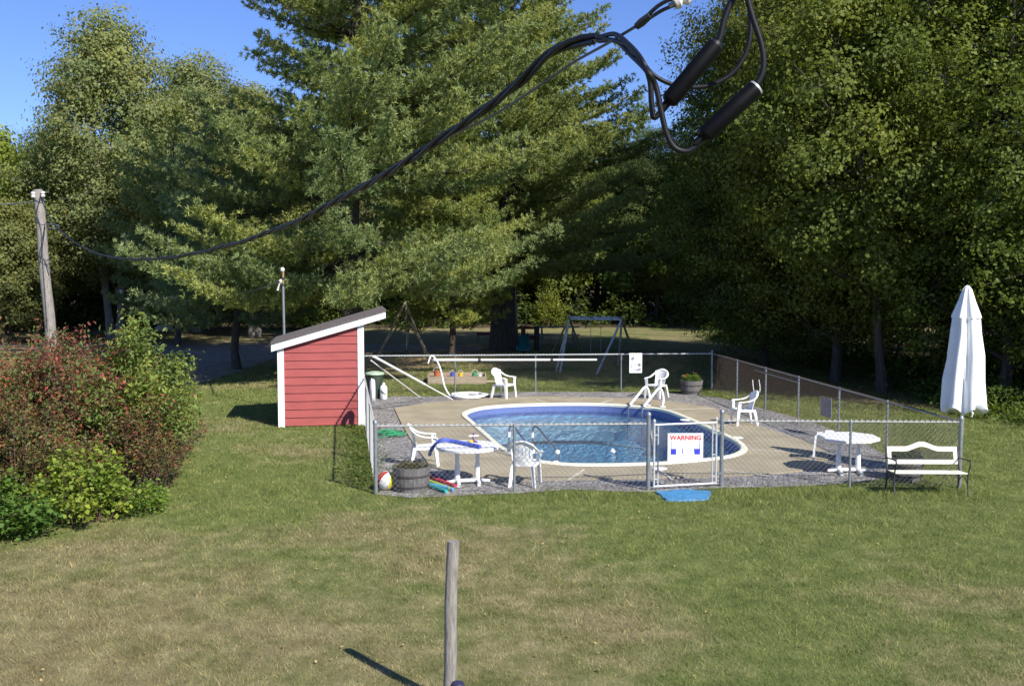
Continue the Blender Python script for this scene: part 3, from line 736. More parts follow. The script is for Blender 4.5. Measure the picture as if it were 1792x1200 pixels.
# uneven hem
mb.v = [(x, y, z + (0.05 * math.sin(4 * math.atan2(y, x) + 1) + 0.03 * math.sin(9 * math.atan2(y, x)) if z < 0.4 else 0)) for x, y, z in mb.v]
mb.build('canopy', m_canvas, um, True, world=False)
mb = MB(); mb.lathe([(0.18, 1.90), (0.235, 1.93), (0.225, 1.98), (0.14, 2.22), (0.075, 2.44), (0.035, 2.50), (0.0001, 2.52)], (0, 0, 0), 96, fn=lambda a, z: 1 + 0.2 * math.cos(7 * a + 0.4)); mb.build('vent_cap', m_canvas, um, True, world=False)
mb = MB(); mb.tube([(0, 0, -1.0), (0, 0, 2.5)], 0.024, 10); mb.build('pole', m_white, um, True, world=False)
mb = MB(); mb.tube([(0.02, -0.2, 0.27), (0.03, -0.23, 0.2), (0.03, -0.2, 0.14)], 0.02, 6); mb.build('tie_strap', m_canvas, um, True, world=False)

bn = empty('garden_bench', (7.37, 18.25, 0), rad(-1.5), 'cream wooden garden bench with black iron ends by the fence corner', 'bench')
hw = 0.62
mb = MB()
for k in range(6): mb.box((0, 0.03 + k * 0.072, 0.405 - 0.006 * k), (2 * hw + 0.02, 0.058, 0.022))
mb.build('seat', m_cream, bn, world=False, bevel=0.004)
def by(z): return 0.43 + (z - 0.42) * 0.26
# back frame: arched top rail, lower rail, two stiles
mb = MB(); up = []; lo = []
for k in range(33):
    u = -1 + 2 * k / 32; b_ = 0.085 * (0.5 + 0.5 * math.cos(math.pi * min(1, abs(u) / 0.5)))
    up.append((u * hw, 0.795 + b_)); lo.append((u * hw, 0.715 + b_ * 0.95))
m = len(up); vs = []
for y_ in (-0.015, 0.015):
    for x, z in up: vs.append((x, by(z) + y_, z))
    for x, z in lo: vs.append((x, by(z) + y_, z))
fs = []
for i in range(m - 1):
    fs += [(i, i + 1, m + i + 1, m + i), (2 * m + i, 3 * m + i, 3 * m + i + 1, 2 * m + i + 1), (i, 2 * m + i, 2 * m + i + 1, i + 1), (m + i, m + i + 1, 3 * m + i + 1, 3 * m + i)]
fs += [(0, m, 3 * m, 2 * m), (m - 1, 3 * m - 1, 4 * m - 1, 2 * m - 1)]
mb.add(vs, fs)
mb.beam((-hw, by(0.53), 0.53), (hw, by(0.53), 0.53), 0.03, 0.075)
for s in (-1, 1): mb.beam((s * (hw - 0.033), by(0.565), 0.565), (s * (hw - 0.033), by(0.72), 0.72), 0.066, 0.03, up=(0, 1, 0))
mb.build('backrest', m_cream, bn, world=False)
mb = MB()
k = -0.70
while k < 0.6:
    for s in (1, -1):
        x0, x1 = k, k + 0.16
        if x0 > -hw + 0.05 and x1 < hw - 0.05:
            za, zb = (0.565, 0.75) if s > 0 else (0.75, 0.565)
            mb.tube([(x0, by(za), za), (x1, by(zb), zb)], 0.004, 4)
    k += 0.05
mb.build('lattice', m_iron, bn, world=False)
for s in (-1, 1):
    mb = MB(); x = s * (hw - 0.0)
    xx = s * (hw + 0.022)
    mb.tube(smoothpath([(xx, -0.03, 0.0), (xx, 0.03, 0.2), (xx, 0.02, 0.40), (xx, -0.04, 0.52), (xx, -0.06, 0.61), (xx, 0.0, 0.635), (xx, 0.2, 0.625), (xx, by(0.62), 0.60)], 4), 0.014, 6)
    mb.tube(smoothpath([(xx, 0.50, 0.0), (xx, 0.42, 0.2), (xx, 0.42, 0.40), (xx, by(0.6), 0.6), (xx, by(0.79), 0.79)], 4), 0.015, 6)
    mb.tube([(xx, 0.02, 0.39), (xx, 0.43, 0.375)], 0.013, 6)
    mb.tube(smoothpath([(xx, 0.03, 0.2), (xx, 0.16, 0.30), (xx, 0.30, 0.30), (xx, 0.42, 0.2)], 4), 0.009, 6)
    mb.tube([(xx + 0.012 * math.cos(a), -0.05 + 0.028 * math.cos(a), 0.635 + 0.028 * math.sin(a)) for a in [q * 0.6 for q in range(10)]], 0.008, 5)
    mb.build('end_frame', m_iron, bn, True, world=False)

# ------------------------------------------------------------------ planters
def planter(label, p, r=0.33, h=0.44, seed=1, leafcol=(0.09, 0.11, 0.03), flower=None, nleaf=500, hh=0.16):
    t = empty('barrel_planter', p, rnd.random(), label, 'planter', 'half barrel planters inside the fence')
    mb = MB(); sg_ = 26
    mb.lathe([(r * 0.84, 0.0), (r * 0.93, h * 0.4), (r, h), (r * 0.92, h), (r * 0.9, h - 0.05), (0.001, h - 0.05)], (0, 0, 0), sg_, fn=lambda a, z: 1 + 0.012 * ((int(round(a / (2 * math.pi) * sg_)) * 7) % 3))
    mb.build('barrel', m_barrel, t, world=False)
    mb = MB()
    for z in (0.08, h * 0.62):
        rr = r * (0.84 + 0.16 * z / h) + 0.012; mb.lathe([(rr, z), (rr + 0.008, z), (rr + 0.012, z + 0.035), (rr + 0.004, z + 0.035), (rr, z)], (0, 0, 0), 26)
    mb.build('hoop', m_hoop, t, world=False)
    mb = MB(); mb.lathe([(r * 0.885, h - 0.045), (r * 0.5, h - 0.02), (0.0001, h - 0.01)], (0, 0, 0), 20); mb.build('soil', m_soil, t, world=False)
    r_ = np.random.default_rng(seed); k = nleaf
    a = r_.uniform(0, 2 * np.pi, k); q = r * 0.85 * np.sqrt(r_.uniform(0, 1, k))
    c = np.stack([q * np.cos(a), q * np.sin(a), h - 0.03 + r_.uniform(0, 1, k) ** 1.5 * hh], 1)
    V, F, A = leaf_arrays(c, 0.06, r_, up=0.5)
    np_mesh('plants', V, F, ml_leaf, {'rnd': A, 'clump': np.repeat(r_.uniform(0, 1, k), 4)}, t, leafcol)
    if flower:
        k = 10; a = r_.uniform(0, 2 * np.pi, k); q = r * 0.85 * np.sqrt(r_.uniform(0, 1, k))
        mb = MB()
        for i in range(k): mb.lathe([(0.0001, 0), (0.028, 0.015), (0.0001, 0.03)], (q[i] * math.cos(a[i]), q[i] * math.sin(a[i]), h + hh * 0.5 + r_.uniform(0, hh * 0.5)), 6)
        mb.build('flowers', flower, t, world=False)
    return t
def leaf_arrays(c, size, r_, up=0.35, aspect=0.55, fold=0.15, droop=0.0, base=None, jit=0.55):
    """rhombus leaves at centres c -> V, F(quads), rnd per vertex"""
    k = len(c)
    nrm = r_.normal(size=(k, 3)); nrm[:, 2] = np.abs(nrm[:, 2]) + up * 2
    if base is not None: nrm = base + r_.normal(size=(k, 3)) * jit
    nrm /= np.linalg.norm(nrm, axis=1, keepdims=True)
    d = r_.normal(size=(k, 3)); d[:, 2] -= droop; d -= nrm * np.sum(d * nrm, 1, keepdims=True); d /= np.linalg.norm(d, axis=1, keepdims=True) + 1e-9
    s = np.cross(nrm, d); L = size * r_.uniform(0.5, 1.45, (k, 1)); W = L * aspect
    v0 = c - d * L * 0.5; v2 = c + d * L * 0.5 - nrm * L * fold
    v1 = c + s * W * 0.5 + d * L * 0.05 + nrm * L * fold * 0.4; v3 = c - s * W * 0.5 + d * L * 0.05 + nrm * L * fold * 0.4
    V = np.stack([v0, v1, v2, v3], 1).reshape(-1, 3); F = np.arange(4 * k).reshape(-1, 4)
    return V, F, np.repeat(r_.uniform(0, 1, k), 4)
planter('weathered half barrel of weeds between the beach ball and table', G(720, 857, 0.012), 0.345, 0.44, 3, (0.10, 0.09, 0.04), None, 260, 0.12)
planter('half barrel planter of flowers in shade by the far corner', G(1210, 689, 0.012), 0.36, 0.44, 4, (0.07, 0.12, 0.03), m_orange, 700, 0.2)
planter('half barrel planter mostly hidden behind the garden bench', G(1583, 838, 0.012), 0.34, 0.44, 5, (0.06, 0.09, 0.03), m_orange, 600, 0.16)

# ------------------------------------------------------------------ pool side things
bp_ = G(676, 857, 0.012); R = 0.172
ball = empty('beach_ball', (bp_.x, bp_.y, 0.015), 0, 'yellow white and red beach ball by the fence corner', 'ball')
mats3 = [m_vin_y, m_vin_w, m_vin_r]
mb = MB(); tilt = Matrix.Rotation(rad(22), 3, 'Y') @ Matrix.Rotation(rad(12), 3, 'X')
ns, nr = 12, 24
for k, seg in enumerate(range(6)):
    mb.mi = [0, 1, 2, 1, 0, 2][k]
    g = []
    for j in range(ns + 1):
        th = math.pi * j / ns
        for i in range(5):
            ph = 2 * math.pi * (k + i / 4) / 6 + 1.0
            g.append(tilt @ Vector((R * math.sin(th) * math.cos(ph), R * math.sin(th) * math.sin(ph), R * math.cos(th))) + Vector((0, 0, R)))
    mb.add(g, [(j * 5 + i, j * 5 + i + 1, (j + 1) * 5 + i + 1, (j + 1) * 5 + i) for j in range(ns) for i in range(4)])
mb.build('ball_skin', mats3, ball, True, world=False)

def tubething(name, label, cat, pts, r, mat, group=None, n=5, seg=10, smooth=True):
    pts = [Vector(p) for p in pts]; pth = smoothpath(pts, n) if smooth else pts
    mb = MB(); mb.tube([p - pts[0] for p in pth], r, seg)
    o = mb.build(name, mat, None, True); o.location = pts[0]; tag(o, label, cat, group); return o
ng = 'foam noodles heaped by the barrel'
for lab, mat, a, b, z in [('dark purple foam noodle at the back of the heap by the barrel', m_purple, (700, 816), (792, 842), 0.05),
                      ('red foam noodle lying on the heap beside the barrel', m_redf, (706, 822), (797, 850), 0.085),
                      ('lime yellow foam noodle in the heap beside the barrel', m_lime, (706, 829), (788, 855), 0.05),
                      ('teal foam noodle in front of the lime one', m_teal, (706, 837), (781, 859), 0.05),
                      ('light blue foam noodle poking out beneath the red one', m_sky, (735, 846), (793, 856), 0.045)]:
    A, B = G(*a, z), G(*b, z); m_ = (A + B) / 2 + Vector((0, 0, 0.02)); tubething('foam_noodle', lab, 'pool noodle', [A, m_, B], 0.034, mat, ng)
tz = 0.725 + 0.02
N1 = [G(752, 795, 0.40), G(757, 783, 0.62), G(772, 770, tz + 0.045), G(790, 771, tz + 0.035), G(815, 776, tz + 0.035), G(840, 781, tz + 0.035)]
tubething('foam_noodle', 'blue foam noodle drooping over the edge of the near table', 'pool noodle', N1, 0.034, m_blue)
# toy on the table
tc_ = G(829, 773, tz); ty = empty('water_toy', tc_, rad(15), 'small purple and white toy standing on the round table', 'toy')
mb = MB(); mb.lathe([(0.03, 0), (0.055, 0.01), (0.05, 0.03), (0.0001, 0.045)], (-0.06, 0, 0), 12); mb.build('base', m_toyy, ty, True, world=False)
mb = MB(); mb.tube([(0.0, 0, 0.02), (-0.02, 0, 0.10), (0.0, 0, 0.17)], [0.02, 0.014, 0.012], 8); mb.lathe([(0.03, -0.005), (0.06, 0.0), (0.0001, 0.03)], (0.03, 0, 0.0), 10); mb.build('body', m_purple, ty, True, world=False)
mb = MB(); mb.box((0.0, 0, 0.115), (0.20, 0.03, 0.03)); mb.build('wing', m_white, ty, True, world=False, bevel=0.01)

# green hose coil
hc = G(683, 762, 0.02); pts = []
for k in range(150):
    a = k * 0.33; r_ = 0.24 + 0.09 * math.sin(k * 0.13) + 0.03 * math.sin(k * 0.7)
    pts.append(hc + Vector((r_ * math.cos(a) * 1.15, r_ * math.sin(a), 0.015 + 0.0007 * k + 0.01 * math.sin(k * 0.9))))
mb = MB(); mb.tube([p - hc for p in pts], 0.012, 6); o = mb.build('garden_hose', m_hose, None, True); o.location = hc; tag(o, 'green garden hose coiled on the grey gravel', 'hose')

# trash can
tcn = G(656, 697, 0.0); t = empty('trash_can', tcn, 0, 'dark green trash can with pale lid behind the shed', 'trash can')
mb = MB(); mb.lathe([(0.20, 0.0), (0.21, 0.02), (0.26, 0.70), (0.28, 0.72), (0.28, 0.75)], (0, 0, 0), 24); mb.build('bin', m_cang, t, True, world=False)
mb = MB(); mb.lathe([(0.29, 0.74), (0.30, 0.76), (0.28, 0.80), (0.12, 0.84), (0.0001, 0.85)], (0, 0, 0), 24); mb.build('lid', m_canl, t, True, world=False)
mb = MB()
for s in (-1, 1): mb.box((s * 0.27, 0, 0.62), (0.05, 0.12, 0.04))
mb.build('handle', m_cang, t, True, world=False, bevel=0.008)
cn = G(672, 697, 0.0); t = empty('plastic_jug', cn + Vector((0.02, -0.25, 0)), 0.3, 'white chemical jug standing by the green trash can', 'jug')
mb = MB(); mb.lathe([(0.09, 0), (0.105, 0.02), (0.105, 0.36), (0.08, 0.42), (0.04, 0.45), (0.04, 0.48)], (0, 0, 0), 18, fn=lambda a, z: 1 + 0.08 * math.cos(4 * a)); mb.build('container', m_white, t, True, world=False)
mb = MB(); mb.lathe([(0.046, 0.47), (0.046, 0.51), (0.0001, 0.512)], (0, 0, 0), 14); mb.build('cap', m_white, t, True, world=False)
mb = MB(); mb.tube(smoothpath([(-0.1, -0.06, 0.30), (-0.02, -0.125, 0.22), (0.06, -0.1, 0.16)], 4), 0.01, 6); mb.build('grip', m_iron, t, True, world=False)
# life ring on the side fence
ldir = (BL_ - FL).normalized(); lp = FL + ldir * (25.6 - FL.y) / ldir.y
lr = empty('life_ring', (lp.x + 0.17, lp.y, 1.0), math.atan2(ldir.y, ldir.x), 'white life ring hanging on the fence beside the shed', 'life ring')
mb = MB(); rr_ = [Vector((0.24 * math.cos(a), 0, 0.24 * math.sin(a))) for a in [2 * math.pi * q / 32 for q in range(33)]]; mb.tube(rr_, 0.062, 12, cap=False); mb.build('ring', m_white, lr, True, world=False)
mb = MB(); mb.tube([Vector((0.31 * math.cos(a), 0.02, 0.31 * math.sin(a) + 0.01 * math.sin(4 * a))) for a in [2 * math.pi * q / 32 for q in range(33)]], 0.008, 6, cap=False); mb.build('rope', m_canvas, lr, True, world=False)

# poles leaning from the shed, long pole on the fence, vacuum hose
Z0 = Vector((-3.66, 27.2, 1.66))
pl = empty('skimmer_pole', Z0, 0, 'thin white pole leaning from shed to gravel below the thicker one', 'pole')
mb = MB(); mb.tube([Z0 + Vector((0, 0, -0.05)), G(738, 697, 0.03)], 0.016, 8); mb.build('shaft', m_white, pl, True)
mb = MB(); e = G(738, 697, 0.03); mb.tube([e - (e - Z0).normalized() * 0.15, e], 0.02, 8); mb.build('grip', m_galv, pl, True)
pl = empty('vacuum_pole', Z0 + Vector((0.05, 0.1, 0.05)), 0, 'thick ribbed white pole leaning from the shed towards the hose coil', 'pole')
e = G(792, 699, 0.04); s0 = Z0 + Vector((0.05, 0.1, 0.05)); mid = s0 + (e - s0) * 0.62
mb = MB(); k = 60; mb.tube([s0 + (mid - s0) * (i / k) for i in range(k + 1)], [0.036 if i % 2 else 0.029 for i in range(k + 1)], 8); mb.build('ribbed_sleeve', m_white, pl, True)
mb = MB(); mb.tube([mid, e], 0.02, 8); mb.build('shaft', m_white, pl, True)
lpz = Vector((0, -0.09, 0))
A, B = P(757, 629.5, 33.25), P(1044, 629, 33.75)
pl = empty('telescopic_pole', A, 0, 'long white telescopic pole lying level along the far fence', 'pole')
A += lpz; B += lpz; q1, q2 = A + (B - A) * 0.28, A + (B - A) * 0.72
for a, b, r_, mt, nm in ((A, q1, 0.043, m_white, 'shaft'), (q1, q2, 0.037, m_whitepaint, 'shaft'), (q2, B, 0.032, m_white, 'shaft')):
    mb = MB(); mb.tube([a, b], r_, 10); mb.build(nm, mt, pl, True)
mb = MB()
for q in (q1, q2): mb.tube([q - (B - A).normalized() * 0.03, q + (B - A).normalized() * 0.06], 0.05, 10)
mb.build('locking_collar', m_iron, pl, True)
vh = [P(749, 636, 33.1), P(755, 622, 33.1), P(765, 632, 33.0), P(772, 650, 32.8), P(778, 676, 32.5), P(788, 693, 32.3)]
base = G(822, 695, 0.05)
for k in range(66):
    a = 3.4 + k * 0.29; vh.append(base + Vector(((0.50 + 0.06 * math.sin(k * 0.4)) * math.cos(a), 0.40 * math.sin(a) + 0.05 * math.sin(k), 0.03 + 0.0012 * k)))
tubething('vacuum_hose', 'white vacuum hose hanging from the fence and coiled on the gravel', 'hose', vh, 0.026, m_white, n=3, seg=8)
# ladder rails
ld = empty('pool_ladder', G(1128, 713, 0), 0, 'white sleeved pool ladder rails at the far edge of the pool', 'ladder')
for px, py in ((1104, 711), (1128, 714)):
    e = G(px, py, 0.05) ; e.z = 0
    n0 = Vector((-0.35, -0.5, 0)).normalized()
    p_ = [e + n0 * 0.16 + Vector((0, 0, -0.85)), e + n0 * 0.16 + Vector((0, 0, -0.1)), e + n0 * 0.06 + Vector((0, 0, 0.10))]
    q_ = [e + n0 * 0.06 + Vector((0, 0, 0.10)), e + Vector((0.22, 0.15, 0.36)), e + Vector((0.42, 0.30, 0.56)), e + Vector((0.52, 0.34, 0.52)), e + Vector((0.58, 0.36, 0.28)), e + Vector((0.56, 0.34, 0.10))]
    mb = MB(); mb.tube(smoothpath(p_, 4), 0.019, 8); rl = mb.build('rail', m_chrome, ld, True)
    mb = MB(); mb.tube(smoothpath(q_, 5), 0.036, 10); mb.build('sleeve', m_white, ld, True)
    mb = MB(); mb.tube([q_[-1], e + Vector((0.56, 0.34, 0.04))], 0.02, 8); mb.lathe([(0.09, 0.04), (0.09, 0.055), (0.03, 0.07)], e + Vector((0.56, 0.34, 0)), 12); mb.build('foot_plate', m_white, ld, True)
for k in range(3):
    mb = MB(); e = G(1104, 711, 0) + n0 * 0.17; f = G(1128, 714, 0) + n0 * 0.17; mb.beam(e + Vector((0, 0, -0.3 - 0.26 * k)), f + Vector((0, 0, -0.3 - 0.26 * k)), 0.09, 0.025); mb.build('tread', m_white, ld)
# grab rails near side
for dx, lab in ((0, 'grey steel grab rail rising from the near deck edge'), (-0.50, 'grey steel grab rail half hidden behind the chair back')):
    f = G(973, 808, 0.05) + Vector((dx, 0.0 - dx * 0.12, 0)); gr = empty('grab_rail', f, 0, lab, 'handrail', 'steel grab rails at the pool steps')
    pth = [f, f + Vector((0.03, 0.02, 0.16)), f + Vector((-0.02, 0.12, 0.27)), f + Vector((-0.22, 0.5, 0.46)), f + Vector((-0.34, 0.75, 0.58)), f + Vector((-0.42, 0.95, 0.58)), f + Vector((-0.46, 1.05, 0.42)), f + Vector((-0.47, 1.08, -0.5))]
    mb = MB(); mb.tube(smoothpath(pth, 5), 0.021, 8); mb.build('rail', m_chrome, gr, True)
    mb = MB(); c_ = f + Vector((0.03, 0.04, 0.20)); mb.lathe([(0.0001, -0.05), (0.045, -0.03), (0.05, 0.0), (0.04, 0.035), (0.0001, 0.05)], c_, 12); mb.build('joint_ball', m_white, gr, True)
    mb = MB(); mb.tube([f + Vector((-0.46, 1.05, 0.45)), f + Vector((-0.47, 1.07, 0.33))], 0.035, 10); mb.build('end_sleeve', m_white, gr, True)
    mb = MB(); mb.lathe([(0.055, -0.01), (0.055, 0.01), (0.03, 0.03)], f, 12); mb.build('foot_plate', m_white, gr, True)
for px, py, lab in ((1289, 766, 'white skimmer cover on the deck beyond the gate'), (1200, 735, 'white skimmer cover on the far side of the pool curve'), (1154, 820, 'white return fitting on the near coping by the gate')):
    c_ = G(px, py, 0.045); mb = MB(); mb.lathe([(0.15, 0.0), (0.155, 0.006), (0.15, 0.014), (0.12, 0.017), (0.0001, 0.018)], (0, 0, 0), 24); mb.lathe([(0.03, 0.0172), (0.03, 0.026), (0.0001, 0.028)], (0.05, 0, 0), 12)
    o = mb.build('skimmer_cover', m_white, None, True); o.location = c_; tag(o, lab, 'skimmer', 'white skimmer covers')
c_ = G(1072, 790, -0.13); mb = MB(); mb.lathe([(0.0001, -0.06), (0.05, -0.035), (0.066, 0.0), (0.05, 0.04), (0.02, 0.055), (0.016, 0.075), (0.0001, 0.08)], (0, 0, 0), 16); o = mb.build('float_ball', m_vin_w, None, True); o.location = c_; tag(o, 'small white float bobbing on the pool water', 'float')
# mat by the gate
mpx = [(1148, 862), (1185, 859), (1240, 860), (1243, 868), (1236, 875), (1200, 877), (1165, 876), (1156, 868)]
lp_ = smoothpath([G(x, y) for x, y in mpx], 3, True); mc = sum(lp_, Vector()) / len(lp_)
mb = MB(); n_ = len(lp_); rings = []
for j, s in enumerate((1.0, 0.97, 0.8, 0.55, 0.3)):
    rings += [mc + (p - mc) * s + Vector((0, 0, 0.0 if j == 0 else 0.03 + 0.012 * math.sin(i * 1.7 + j * 2))) for i, p in enumerate(lp_)]
mb.add([v - mc for v in rings] + [(0, 0, 0.03)], [(j * n_ + i, j * n_ + (i + 1) % n_, (j + 1) * n_ + (i + 1) % n_, (j + 1) * n_ + i) for j in range(4) for i in range(n_)] + [(4 * n_ + i, 4 * n_ + (i + 1) % n_, 5 * n_) for i in range(n_)])
o = mb.build('foot_mat', m_mat, None, True); o.location = mc; tag(o, 'crumpled blue mat on the grass at the gate', 'mat')
# pipe and bent tube on the right fence
def rf(d): return FR + rdir * (d - FR.y) / rdir.y
a_, b_ = rf(29.9), rf(26.6)
tubething('steel_pipe', 'straight grey pipe hung just under the right fence rail', 'pipe', [Vector((a_.x - 0.07, a_.y, 1.10)), Vector((b_.x - 0.07, b_.y, 1.10))], 0.022, m_galv, smooth=False)
c_ = rf(30.3)
tubething('bent_tube', 'pale bent tube hooked on the fence above the lone chair', 'tube', [P(1317, 664, 30.2), P(1318, 676, 30.2), P(1321, 690, 30.2), P(1328, 687, 30.0), P(1330, 680, 30.0), P(1328, 664, 30.0)], 0.014, m_whitepaint)

# ------------------------------------------------------------------ play things beyond the fence
sbp = G(798, 672, 0); t = empty('sandbox', sbp + Vector((0, 0.8, 0)), rad(2), 'low timber sandbox of coloured toys behind the far fence', 'sandbox')
for s in (-1, 1):
    mb = MB(); mb.box((0, s * 0.75, 0.13), (2.0, 0.05, 0.26)); mb.build('side_board', m_sandwood, t, world=False)
    mb = MB(); mb.box((s * 1.0, 0, 0.13), (0.05, 1.45, 0.26)); mb.build('side_board', m_sandwood, t, world=False)
mb = MB(); mb.box((0, 0, 0.09), (1.95, 1.45, 0.14)); mb.build('sand_fill', m_sand, t, world=False)
sb = t.location
def bucket(label, x, y, mat, r=0.09, h=0.16):
    b = empty('toy_bucket', (sb.x + x, sb.y + y, 0.16), 0, label, 'toy', 'toys in the sandbox')
    mb = MB(); mb.lathe([(r * 0.75, 0), (r, h), (r * 1.08, h), (r * 1.05, h - 0.02), (r * 0.9, h - 0.02), (r * 0.7, 0.02), (0.001, 0.02)], (0, 0, 0), 16); mb.build('pail', mat, b, True, world=False)
    mb = MB(); mb.tube([(r * math.cos(a), 0, h + r * 0.9 * math.sin(a)) for a in [math.pi * q / 8 for q in range(9)]], 0.007, 6); mb.build('handle', m_white, b, True, world=False)
bucket('orange toy bucket at the end of the sandbox', -0.72, 0.1, m_orange, 0.13, 0.22); bucket('yellow toy bucket in the sandbox', 0.12, 0.0, m_toyy); bucket('green toy bucket in the sandbox', 0.62, 0.1, m_toyg, 0.11, 0.15)
bucket('white toy bucket in the sandbox beside the green one', 0.80, -0.1, m_white, 0.07, 0.12); bucket('dark blue toy bucket near the sandbox middle', -0.18, 0.2, m_blue, 0.09, 0.14)
tubething('loose_plank', 'pale plank on the grass right of the sandbox', 'plank', [G(840, 668, 0.05), G(872, 668, 0.05)], 0.05, m_sandwood, smooth=False, seg=4)

def swing_set(label, A, B, legsA, legsB, r, mat, swings, extra=()):
    t = empty('swing_set', (A + B) / 2 * Vector((1, 1, 0)) if False else Vector(((A.x + B.x) / 2, (A.y + B.y) / 2, 0)), 0, label, 'swing set', 'metal swing sets under the pines')
    mb = MB(); mb.tube([A, B], r, 8)
    for off in extra: mb.tube([A + off, B + off], r * 0.8, 8)
    mb.build('top_bar', mat, t, True)
    for top, legs in ((A, legsA), (B, legsB)):
        for i, (f1, f2) in enumerate(legs):
            u = (f1 - top).normalized(); v_ = (f2 - top).normalized()
            mb = MB(); mb.tube(smoothpath([f1, top + u * 0.35, top + (u + v_) * 0.03, top + v_ * 0.35, f2], 5), r, 8); mb.build('a_frame', mat, t, True)
    for k, (s, mt) in enumerate(swings):
        p = A + (B - A) * s; d = (B - A).normalized(); w_ = 0.2
        mb = MB()
        for q in (-1, 1): mb.tube([p + d * w_ * q, p + d * w_ * q + Vector((0.02, -0.02, -(p.z - 0.5)))], 0.009, 4)
        mb.build('chain', m_galvd, t, world=True)
        mb = MB(); c0 = p + Vector((0.02, -0.02, -(p.z - 0.49))); mb.beam(c0 - d * 0.23, c0 + d * 0.23, 0.16, 0.03); mb.build('swing_seat', mt, t)
    return t
A, B = P(996, 558, 40.2), P(1088, 559, 40.6)
swing_set('pale tubular swing set frame with bent legs behind the far fence', A, B,
          [(G(980, 652), G(1020, 618)), (G(973, 650), G(964, 622))], [(G(1044, 655), G(1110, 625)), (G(1082, 640), G(1113, 628))], 0.042, m_frame,
          [(0.5, m_darkp)], extra=(Vector((-0.08, 0.25, 0.06)),))
A, B = P(709, 528, 43.5), P(716, 541, 50.5)
swing_set('worn swing set half hidden in the low pine branches', A, B,
          [(G(655, 637), G(752, 637))], [(G(668, 612), G(745, 612))], 0.045, m_frame2, [(0.15, m_darkp), (0.45, m_darkp), (0.75, m_blue)])
tubething('climbing_pole', 'yellowed tube leaning with the worn swing set', 'pole', [P(719, 566, 44.0), G(757, 634, 0)], 0.055, m_frame2, smooth=False)
# playhouse climber with slide
pp = G(920, 614, 0); t = empty('toddler_climber', pp, rad(4), 'dark plastic climber with a teal slide beneath the pine', 'climber')
for x, w_ in ((-0.56, 0.20), (0.56, 0.22)):
    mb = MB(); mb.box((x, 0.3, 0.58), (w_, 0.5, 1.16)); mb.build('tower_panel', m_darkp, t, world=False, bevel=0.03)
mb = MB(); mb.box((0.0, 0.55, 0.62), (0.9, 0.06, 0.22)); mb.box((0.05, 0.55, 1.08), (1.0, 0.06, 0.12)); mb.box((-0.08, 0.5, 0.85), (0.22, 0.06, 0.6)); mb.build('rail_panel', m_brownp, t, world=False, bevel=0.01)
mb = MB(); prf = [(-0.42, 0.62), (-0.40, 0.50), (0.10, 0.50), (0.14, 0.62), (0.20, 0.62), (0.16, 0.44), (-0.46, 0.44), (-0.48, 0.62)]
vs = []
for (yy, zz) in ((0.30, 0.25), (0.0, 0.10), (-0.4, -0.15), (-0.8, -0.36)):
    vs += [(x - 0.05, yy, max(0.02, z + zz)) for x, z in prf]
m = len(prf); mb.add(vs, [(j * m + i, j * m + (i + 1) % m, (j + 1) * m + (i + 1) % m, (j + 1) * m + i) for j in range(3) for i in range(m)] + [tuple(range(m)), tuple(3 * m + i for i in range(m))])
mb.build('slide', m_tealp, t, world=False)
# picnic table
pt_ = G(975, 604, 0); t = empty('picnic_table', pt_, rad(-6), 'weathered wooden picnic table standing in the far clearing', 'picnic table')
mb = MB()
for k in range(5): mb.box((0, -0.3 + 0.15 * k, 0.96), (2.3, 0.135, 0.045))
mb.build('tabletop', m_tablew, t, world=False)
for s in (-1, 1):
    mb = MB(); mb.box((0, s * 0.72, 0.52), (2.3, 0.26, 0.045)); mb.build('bench_board', m_tablew, t, world=False)
    mb = MB(); mb.beam((s * 0.8, -0.75, 0), (s * 0.8, -0.2, 0.93), 0.05, 0.1); mb.beam((s * 0.8, 0.75, 0), (s * 0.8, 0.2, 0.93), 0.05, 0.1); mb.beam((s * 0.8 + 0.052, -0.8, 0.47), (s * 0.8 + 0.052, 0.8, 0.47), 0.05, 0.09); mb.build('leg_frame', m_tablew, t, world=False)
bq = G(849, 594, 0); t = empty('low_bench', bq, 0, 'small dark red bench in the clearing left of the big trunk', 'bench')
mb = MB(); mb.box((0, 0, 0.26), (0.95, 0.25, 0.05)); mb.box((0, 0.13, 0.34), (0.95, 0.03, 0.12)); mb.build('seat', m_brownp, t, world=False)
for s in (-1, 1):
    mb = MB(); mb.box((s * 0.38, 0, 0.12), (0.05, 0.2, 0.24)); mb.build('leg', m_brownp, t, world=False)
wb = G(286, 578, 0); mb = MB(); mb.lathe([(0.0001, -0.1), (0.45, 0.0), (0.5, 0.16), (0.3, 0.33), (0.0001, 0.38)], (0, 0, 0), 12, fn=lambda a, z: 1 + 0.2 * math.sin(2 * a) + 0.08 * math.sin(5 * a)); o = mb.build('pale_boulder', m_whitepaint, None, True); o.location = wb; tag(o, 'small white boulder far off beside the driveway', 'boulder')

